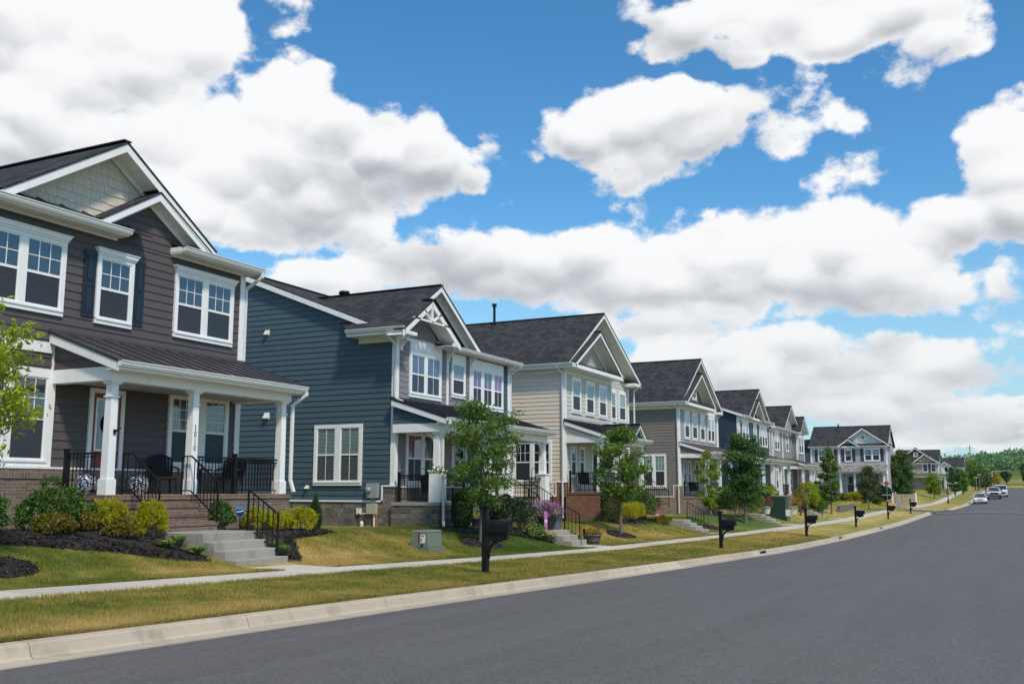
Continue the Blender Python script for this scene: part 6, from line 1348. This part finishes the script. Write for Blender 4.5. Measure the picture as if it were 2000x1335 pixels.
for i,(x,y,h,cz,rx,rz,m,l) in enumerate([(-6.7,186,5.0,2.9,1.05,1.9,'ldark','dark tree behind the black lamp post'),(-5.9,200,4.6,2.4,1.05,1.9,'lmid','mid green tree right of the tree behind the lamp post'),(-4.4,236,6.2,3.9,2.0,2.1,'lmid','tall pale green tree right of the farthest house'),(-3.9,238,4.7,2.4,2.0,2.1,'ldull','broad dull green tree between the lamp post and street light arm'),(-2.6,252,4.5,2.1,1.4,2.,'ldark','dark tree behind the two small sign posts'),(-12.4,158,4.6,2.3,1.25,1.9,'ldark','dark tree between corner house and tan house')]):
    tree('far_tree',l,x,y,h,cz,rx,rz,m,200+i,.12,3200,.28,'trees farther along the street',limbs=18,clear=.15,spread=.2)
tree('far_tree','small golden yellow tree in the distance beyond the vans',-.5,300.,4.6,2.3,1.5,1.6,'lyel',231,.1,2600,.3,'trees farther along the street',limbs=16,clear=.15,spread=.18)
for i,(x,y,h,cz,rx,rz,l) in enumerate([(2.4,330,6.2,4.3,1.25,1.6,'dark round tree on thin trunk beyond the golden tree'),(8.6,345,7.6,4.2,2.6,3.0,'large dark spreading tree at the right edge in the field'),(-4.8,300,5.,2.8,2.4,2.3,'dark clump tree behind the street light arm')]):
    tree('far_tree',l,x,y,h,cz,rx,rz,'lwoodd',240+i,.2,3800,.4,'trees farther along the street',limbs=20,clear=.2,spread=.2)
# planting by the brown house
S=shrub
S('green_shrub','dark green leafy shrub at the far left by the brick wall',-17.15,12.15,.42,.48,.85,'bshrub',1,1500,.075,'shrubs before the brown house')
S('green_shrub','wide bright green shrub below the left end of the porch railing',-17.1,13.75,.52,.66,.92,'bshrub',2,2300,.075,'shrubs before the brown house',up=.4,ragged=.22)
S('olive_shrub','low olive shrub, leftmost of the russet tinged shrubs',-16.6,13.4,.34,.40,.48,'bolive',3,1300,.06,'shrubs before the brown house',up=.3)
S('olive_shrub','low russet shrub in the middle of the mulch bed',-16.9,14.2,.30,.34,.50,'bolive',4,1200,.06,'shrubs before the brown house',up=.3)
S('olive_shrub','low russet shrub in front of the two golden shrubs',-16.2,14.65,.30,.36,.42,'bolive',5,1300,.06,'shrubs before the brown house',up=.3)
S('golden_shrub','golden thread leaf shrub behind the low russet shrubs',-17.0,15.05,.34,.36,.72,'bgold',6,1500,.11,'golden shrubs before the brown house',aspect=.17,droop=.25,up=.35,lumps=20,ow=.7)
S('golden_shrub','large golden thread leaf shrub left of the brick steps',-16.35,15.58,.33,.36,.74,'bgold',7,1700,.11,'golden shrubs before the brown house',aspect=.17,droop=.25,up=.35,lumps=20,ow=.7)
S('dark_shrub','dark green shrub behind the blue yard sign right of the steps',-17.0,18.4,.30,.34,.74,'bshrub',8,1300,.06,'shrubs before the brown house')
for i,(x,y,r,h,l) in enumerate([(-16.85,19.5,.36,.62,'golden shrub just right of the blue yard sign'),(-16.8,20.3,.32,.52,'golden shrub between the two others right of the steps'),(-16.75,21.2,.40,.66,'golden shrub beside the narrow conifer')]):
    S('golden_shrub',l,x,y,r,r,h,'bgold',20+i,1400,.11,'golden shrubs before the brown house',aspect=.17,droop=.25,up=.35,lumps=20,ow=.7)
S('narrow_conifer','slim green conifer at the corner between brown and blue houses',-17.0,22.1,.22,.22,1.0,'barb',25,2600,.06,None,.3,up=.9,form='cone',cat='conifer')
for i,(x,y,r,l) in enumerate([(-15.45,15.15,.30,'strappy green tuft, leftmost beside the concrete steps'),(-15.72,15.75,.30,'strappy green tuft nearest the brick steps'),(-15.0,15.62,.33,'strappy green tuft at the lower corner of the concrete steps')]):
    tuft('border_plant',l,x,y,r,.27,'bhosta',30+i,150,.016,'tufts by the concrete steps')
for i,(x,y) in enumerate([(-15.35,17.95),(-14.95,17.95),(-15.75,18.05),(-14.6,17.9)]): tuft('border_plant','green grassy tuft behind the handrail of the concrete steps',x,y,.3,.40,'bgrass',40+i,130,.010,'tufts behind the handrail')
yard_sign('blue shield shaped security sign with white band',-16.3,18.3,.72,.135,'signb','plastw','signk')
# porch of the brown house
armchair('black chair between the stair rails, by the first porch window',-18.55,18.0,-.12,-.5); armchair('black chair behind the right porch railing',-18.5,20.3,-.12,-1.2)
t=thing('porch_table','small dark porch table between the two chairs','table',(-18.5,19.2,-.12)); m=MB(); m.lathe([(.3,.60),(.3,.64),(0,.645)],(-18.5,19.2,-.12),18); m.build('tabletop',M['wicker'],t); m=MB(); m.tube([(-18.5,19.2,-.12),(-18.5,19.2,.5)],.04,8); m.build('leg',M['wicker'],t)
garden_stool('blue and white ceramic stool left of the front porch column',-17.95,14.85+.35,-.12); garden_stool('blue and white ceramic stool by the top of the steps',-18.3,17.0,-.12)
# blue house garden
utility_box('transformer','pale green utility box with sticker on the lawn before the blue house',-14.8,24.4,.60,.78,.54,'utilg')
S('clipped_conifer','clipped dark green column shrub before the stone porch',-16.6,29.7,.38,.38,1.35,'barb',50,5200,.06,None,.35,up=1.,form='col',cat='conifer',lump=.06,fill=.35)
S('dark_shrub','rounded blue green shrub right of the nearest mailbox',-16.6,33.,.95,.8,1.2,'bdark',51,4200,.075,'shrubs before the blue house',.55)
pot('potted_plant','small dark pot of yellow green leaves by the stone base',-16.85,31.2,.18,.35,'pot',None,52,None,'lmaple',1.,120,.2)
tuft('pale_plant','pale yellow leafed plant beside the short concrete steps',-14.75,32.85,.42,.5,'byel',53,80,.05)
S('garden_plants','loose green flowering plants left of the short steps',-15.2,32.6,.4,.4,.55,'bhosta',54,500,.09,None,.5)
S('garden_plants','tall loose yellow flecked plants beside the stone steps',-15.7,33.0,.4,.35,1.,'ldull',55,700,.07,None,.4)
pot('flower_tub','large dark tub of purple flowers on the short concrete steps',-15.4,34.0,.42,.5,'pot','fpurp',56,-1.50,'bgrass',1.,700,.42)
pot('flower_pot','blue grey pot of violet flowers beside the large tub',-15.2,34.45,.28,.62,'potb','fpurp',57,-1.62,'bgrass',1.,420,.35)
pot('half_barrel','half barrel of orange flowers at the foot of the short steps',-14.05,35.35,.34,.36,'barrel','forng',58,None,'bhosta',.9,420,.2,rings=True)
t=thing('garden_flag','narrow purple garden flag beside the purple flowers','flag',(-14.95,33.0,gz(-14.95,33.))); m=MB(); z0=gz(-14.95,33.); m.tube([(-14.95,33.2,z0),(-14.95,33.2,z0+1.1),(-14.9,32.95,z0+1.12)],.01,5); m.build('pole',M['black'],t); m=MB(); m.box(-14.96,-14.945,32.92,33.18,z0+.35,z0+1.05); m.build('cloth',M['curtp'],t); m=MB(); m.box(-14.943,-14.938,32.93,33.17,z0+.66,z0+.74); m.build('cloth_band',M['plastw'],t)
t=thing('gazing_ball','blue glass ball on a stand by the beige house brick wall','garden ball',(-16.3,35.6,gz(-16.3,35.6))); z0=gz(-16.3,35.6); m=MB(); m.ball((-16.3,35.6,z0+.85),.15,.15,.15,10); m.build('ball',M['globe'],t); m=MB(); m.tube([(-16.3,35.6,z0),(-16.3,35.6,z0+.72)],.03,6); m.build('stand',M['black'],t)
t=thing('bird_feeder','thin black shepherd hook with hanging feeder before the beige wall','bird feeder',(-17.,36.2,gz(-17.,36.2))); z0=gz(-17.,36.2); m=MB(); m.tube([(-17.,36.2,z0),(-17.,36.2,z0+2.1)]+[(-17.,36.42-.22*math.cos(a),z0+2.1+.2*math.sin(a)) for a in [k*.45 for k in range(1,9)]],.014,6); m.build('pole',M['black'],t); m=MB(); m.lathe([(.12,0),(.02,.12),(0,.2)],(-17.,36.6,z0+1.7),10); m.lathe([(.14,-.25),(.14,-.22),(0,-.22)],(-17.,36.6,z0+1.7),10); m.build('feeder',M['black'],t)
t=thing('hanging_lantern','small black lantern on a thin hook by the short steps','lantern',(-13.9,34.0,gz(-13.9,34.))); z0=gz(-13.9,34.); m=MB(); m.tube([(-13.9,33.9,z0),(-13.9,33.9,z0+.75),(-13.88,34.0,z0+.8),(-13.86,34.08,z0+.72)],.01,5); m.build('hook',M['black'],t); m=MB(); m.box(-13.9,-13.82,34.04,34.12,z0+.45,z0+.62); m.build('lantern',M['black'],t)
armchair('dark rocking chair on the blue house porch',-18.4,30.6,-.44,-.8)
# beige house garden
S('clipped_conifer','tall clipped dark shrub at the corner of the red brick porch',-16.5,44.0,.5,.5,1.75,'barb',60,4200,.07,'shrubs before the beige house',.4,up=.9,form='col',lump=.06,cat='conifer',fill=.35)
S('golden_shrub','small golden ball shrub beside the tall clipped shrub',-16.4,45.9,.6,.55,.95,'bgold',61,2600,.07,'shrubs before the beige house',.3,lump=.08)
S('golden_shrub','small golden ball shrub nearest the dark round shrub',-16.4,46.9,.6,.55,1.0,'bgold',62,2600,.07,'shrubs before the beige house',.3,lump=.08)
S('dark_shrub','dark round shrub left of the beige house stair rails',-16.6,48.3,.85,.8,1.7,'bshrub',63,3600,.08,'shrubs before the beige house')
yard_sign('small red yard sign beside the beige house steps',-15.9,49.,.6,.19,'signr','plastw','signr',None,'rect')
S('garden_plants','low yellow green border plants beneath the red sign',-15.7,49.5,.4,.7,.42,'bolive',64,900,.08)
pot('porch_planter','red flowering pot on the beige house porch edge',-17.6,49.2,.2,.3,'barrel','fred',65,-.12,'bshrub',1.,200,.3)
pot('potted_plant','white pot with trailing green plant on the beige house stairs',-16.6,51.2,.2,.35,'potw',None,66,-1.3,'bshrub',1.3,350,.4)
armchair('dark chair on the beige house porch',-18.5,45.9,-.12,-.7); armchair('dark chair behind the railing of the taupe house porch',-18.5,65.6,-.48,-.7)
# taupe and navy house gardens
S('green_shrub','large yellow green shrub before the taupe house',-15.6,65.5,1.7,1.6,2.0,'lmid',70,5200,.12,'shrubs before the taupe and navy houses',up=.4)
utility_box('utility_cabinet','tall dark green utility cabinet among the lawns',-14.4,72.6,1.35,1.25,1.55,'utild',sticker=False)
pot('flower_pot','white pot of red flowers by the fourth steps',-14.6,69.6,.3,.5,'potw','fred',71,-1.68,'bshrub',1.2,420,.5)
t,z0=sign_post('marker_sign','small pale marker sign before the dark green cabinet',-13.2,70.,.95,r=.02); m=MB(); m.box(-13.36,-13.04,69.96,69.98,z0+.5,z0+.95); m.build('panel',M['plastw'],t)
S('dark_shrub','dark green shrub left of the dark green cabinet',-15.8,74.3,.7,.7,1.5,'bdark',72,2200,.1,'shrubs before the taupe and navy houses')
S('golden_shrub','yellow green shrub above the dark green cabinet',-15.9,76.2,.8,.7,2.1,'lmaple',73,2200,.11,'shrubs before the taupe and navy houses')
pot('flower_pot','white planter of orange flowers right of the cabinet',-14.6,79.,.5,.62,'potw','forng',74,None,'bshrub',1.3,520,.6)
S('flowering_shrub','yellow flowering shrub before the grey house porch',-14.8,87.5,1.,1.,2.4,'lmaple',75,2600,.14,'shrubs before the grey house')
S('dark_shrub','dark green bush right of the yellow flowering shrub',-14.8,94.,.9,.9,2.3,'bdark',76,2600,.14,'shrubs before the grey house')
S('green_shrub','low green shrub beside the farthest concrete steps',-14.9,84.,.6,.6,.9,'bdark',77,1400,.1,'shrubs before the grey house')
S('garden_plants','leafy green plants below the narrow upright tree',-14.2,89.2,.8,.8,1.1,'lmid',78,1400,.13,'shrubs before the grey house')
pot('flower_pot','blue grey pot among the plants before the grey house',-14.2,90.4,.32,.6,'potb',None,79,None,'lmid',1.,300,.4)
m=MB()
for k in range(9):
    y=95.+k*1.1; z=gz(-13.3,y); m.box(-13.5,-13.2,y,y+1.05,z-.2,z+.34); m.box(-13.52,-13.2,y+.4,y+1.4,z+.341,z+.55)
tag(m.build('garden_wall',M['stone']),'low grey stone garden wall near the side street','garden wall')
# corner house garden
for i,(x,y,rx,h,mm,l) in enumerate([(-16.3,126.6,.8,1.05,'bgold','golden shrub left of the corner house door steps'),(-15.2,126.4,.85,1.15,'bgold','golden shrub before the corner house hedge'),(-17.,126.8,.6,.9,'lmid','pale green shrub nearest the corner house steps'),(-14.2,125.9,.5,.8,'lmid','small round green shrub below the hedge'),(-13.,125.9,.55,.7,'lmid','small round green shrub at the right end of the hedge')]): S('green_shrub' if i>1 else 'golden_shrub',l,x,y,rx,.6,h,mm,90+i,1500,.14,'shrubs before the corner house')
S('hedge','clipped dark green hedge under the corner house porch',-13.5,127.5,1.9,.7,2.0,'bdark',97,6000,.14,None,up=.3,form='col',lump=.06,cat='hedge',fill=.35)
t=thing('picket_fence','tan garden fence beside the corner house','fence',(-11.2,133,gz(-11.2,133))); m=MB(); zf_=gz(-11.2,133)
for k in range(26): m.box(-12.+k*.1,-11.92+k*.1,133,133.03,zf_,zf_+1.35)
m.build('fence_panel',M['tan'],t)
for k in(0,1):
    m=MB(); x=-12.05+k*2.75; m.box(x-.09,x+.09,132.95,133.1,zf_-.1,zf_+1.5); m.build('fence_post',M['white'],t)
t,z0=sign_post('stop_sign','red stop sign on its pole at the side street',-11.9,124.9,3.1); m=MB(); O=[(.30*math.cos(math.pi/8+k*math.pi/4),.30*math.sin(math.pi/8+k*math.pi/4)) for k in range(8)]; m.hull([(-11.9+a,124.86,z0+2.85+b) for a,b in O],[(-11.9+a,124.84,z0+2.85+b) for a,b in O]); m.build('panel',M['signr'],t)
m=MB(); m.box(-12.5,-11.4,124.86,124.88,z0+1.42,z0+1.55); m.build('street_name_plate',M['metal'],t)
t,z0=sign_post('street_sign','pale steel sign pole with cross plate before the hedge',-14.1,124.7,3.4,r=.045); m=MB(); m.box(-14.5,-13.5,124.66,124.68,z0+1.75,z0+1.9); m.build('street_name_plate',M['galv'],t)
utility_box('utility_cabinet','small pale utility cabinet at the side street corner',-10.7,125.6,.5,.4,.75,'galv',sticker=False)
lamp_post('lamp_post','black lamp post on the strip beyond the side street',-6.4,151.,4.4)
for i,(x,y,h,l) in enumerate([(-7.7,163.,3.3,'thin pale sign post left of the lamp post'),(-3.6,205.,3.2,'thin pale sign post beyond the parked car, left one'),(-3.2,214.,3.6,'thin pale sign post beyond the parked car, right one')]):
    t,z0=sign_post('sign_post',l,x,y,h,'thin sign posts far along the street'); m=MB(); m.box(x-.3,x+.3,y-.04,y-.02,z0+h-.22,z0+h); m.build('panel',M['galv'],t)
t=thing('street_light','pale street light arm reaching over the far road','street light',(-1.1,255.,gz(-1.1,255))); z0=gz(-1.1,255.); m=MB(); m.tube([(-1.1,255,z0),(-1.1,255,z0+4.6)],.14,8); m.build('post',M['galv'],t); m=MB(); m.tube([(-1.1,255,z0+4.55),(2.8,255.3,z0+4.75)],.10,6); m.build('arm',M['galv'],t)
t=thing('utility_pole','tall utility pole before the wooded hill','utility pole',(-7.,330.,gz(-7.,330.))); z0=gz(-7.,330.); m=MB(); m.tube([(-7.,330,z0),(-7.,330,z0+12.4)],[.16,.1],8); m.build('pole',M['bark'],t); m=MB(); m.bar((-7.9,330,z0+11.6),(-6.1,330,z0+11.6),.12,.12); m.build('crossarm',M['bark'],t)
# vehicles
def rz_(y): return float(zc(y)+far(y))-.10
sedan('parked_car','white sedan parked facing the camera',-2.45,156.5,rz_(156.5)-.0,.03)
pickup('parked_truck','white pickup truck with amber lamps and roof rack',-.7,176.,rz_(176),.03)
van('parked_van','silver van parked behind the white pickup truck',0.35,187.,rz_(187),.03)
build_grass()
# ------------------------------------------------------------------ wooded hill
def build_hill():
    rng=np.random.default_rng(77)
    def hz(X,Y): return -4*sm((440-Y)/45)+5.5+12.5*np.exp(-((X-150)/230)**2)*sm((Y-430)/330)+1.6*np.sin(X*.021)*sm((Y-430)/100)+1.*np.sin(X*.05+1.)*sm((Y-430)/100)
    Ys=np.concatenate([[395,410],np.linspace(425,1200,40)]); Xs=np.linspace(-500,900,90); Y,X=np.meshgrid(Ys,Xs,indexing='ij'); Z=hz(X,Y); i=np.arange(Z.size).reshape(Z.shape)
    npmesh('hills',np.stack([X,Y,Z],-1).reshape(-1,3),np.stack([i[:-1,:-1],i[:-1,1:],i[1:,1:],i[1:,:-1]],-1).reshape(-1,4),M['grass'],kcol=np.full(Z.size,.2),smooth=True)['kind']='structure'
    n=1700; Y=rng.uniform(440,800,n); X=rng.uniform(-130,190,n); r=rng.uniform(2.8,5.2,n); h=r*rng.uniform(.8,1.25,n); Vs=[];k=130
    C=np.stack([X,Y,hz(X,Y)+h*.75],-1); d=rng.normal(size=(n,k,3)); d/=np.linalg.norm(d,axis=2)[:,:,None]; d[:,:,2]=np.abs(d[:,:,2])*1.25-.25
    P=C[:,None,:]+d*(np.stack([r,r,h],-1)[:,None,:])*rng.uniform(.75,1.08,(n,k,1)); V,F=leaves(P.reshape(-1,3),n*k,1.2,rng,.8,0,.3,.2,d.reshape(-1,3),.6)
    o=npmesh('woods',V,F,M['lwood']); o['kind']='stuff'
build_hill()
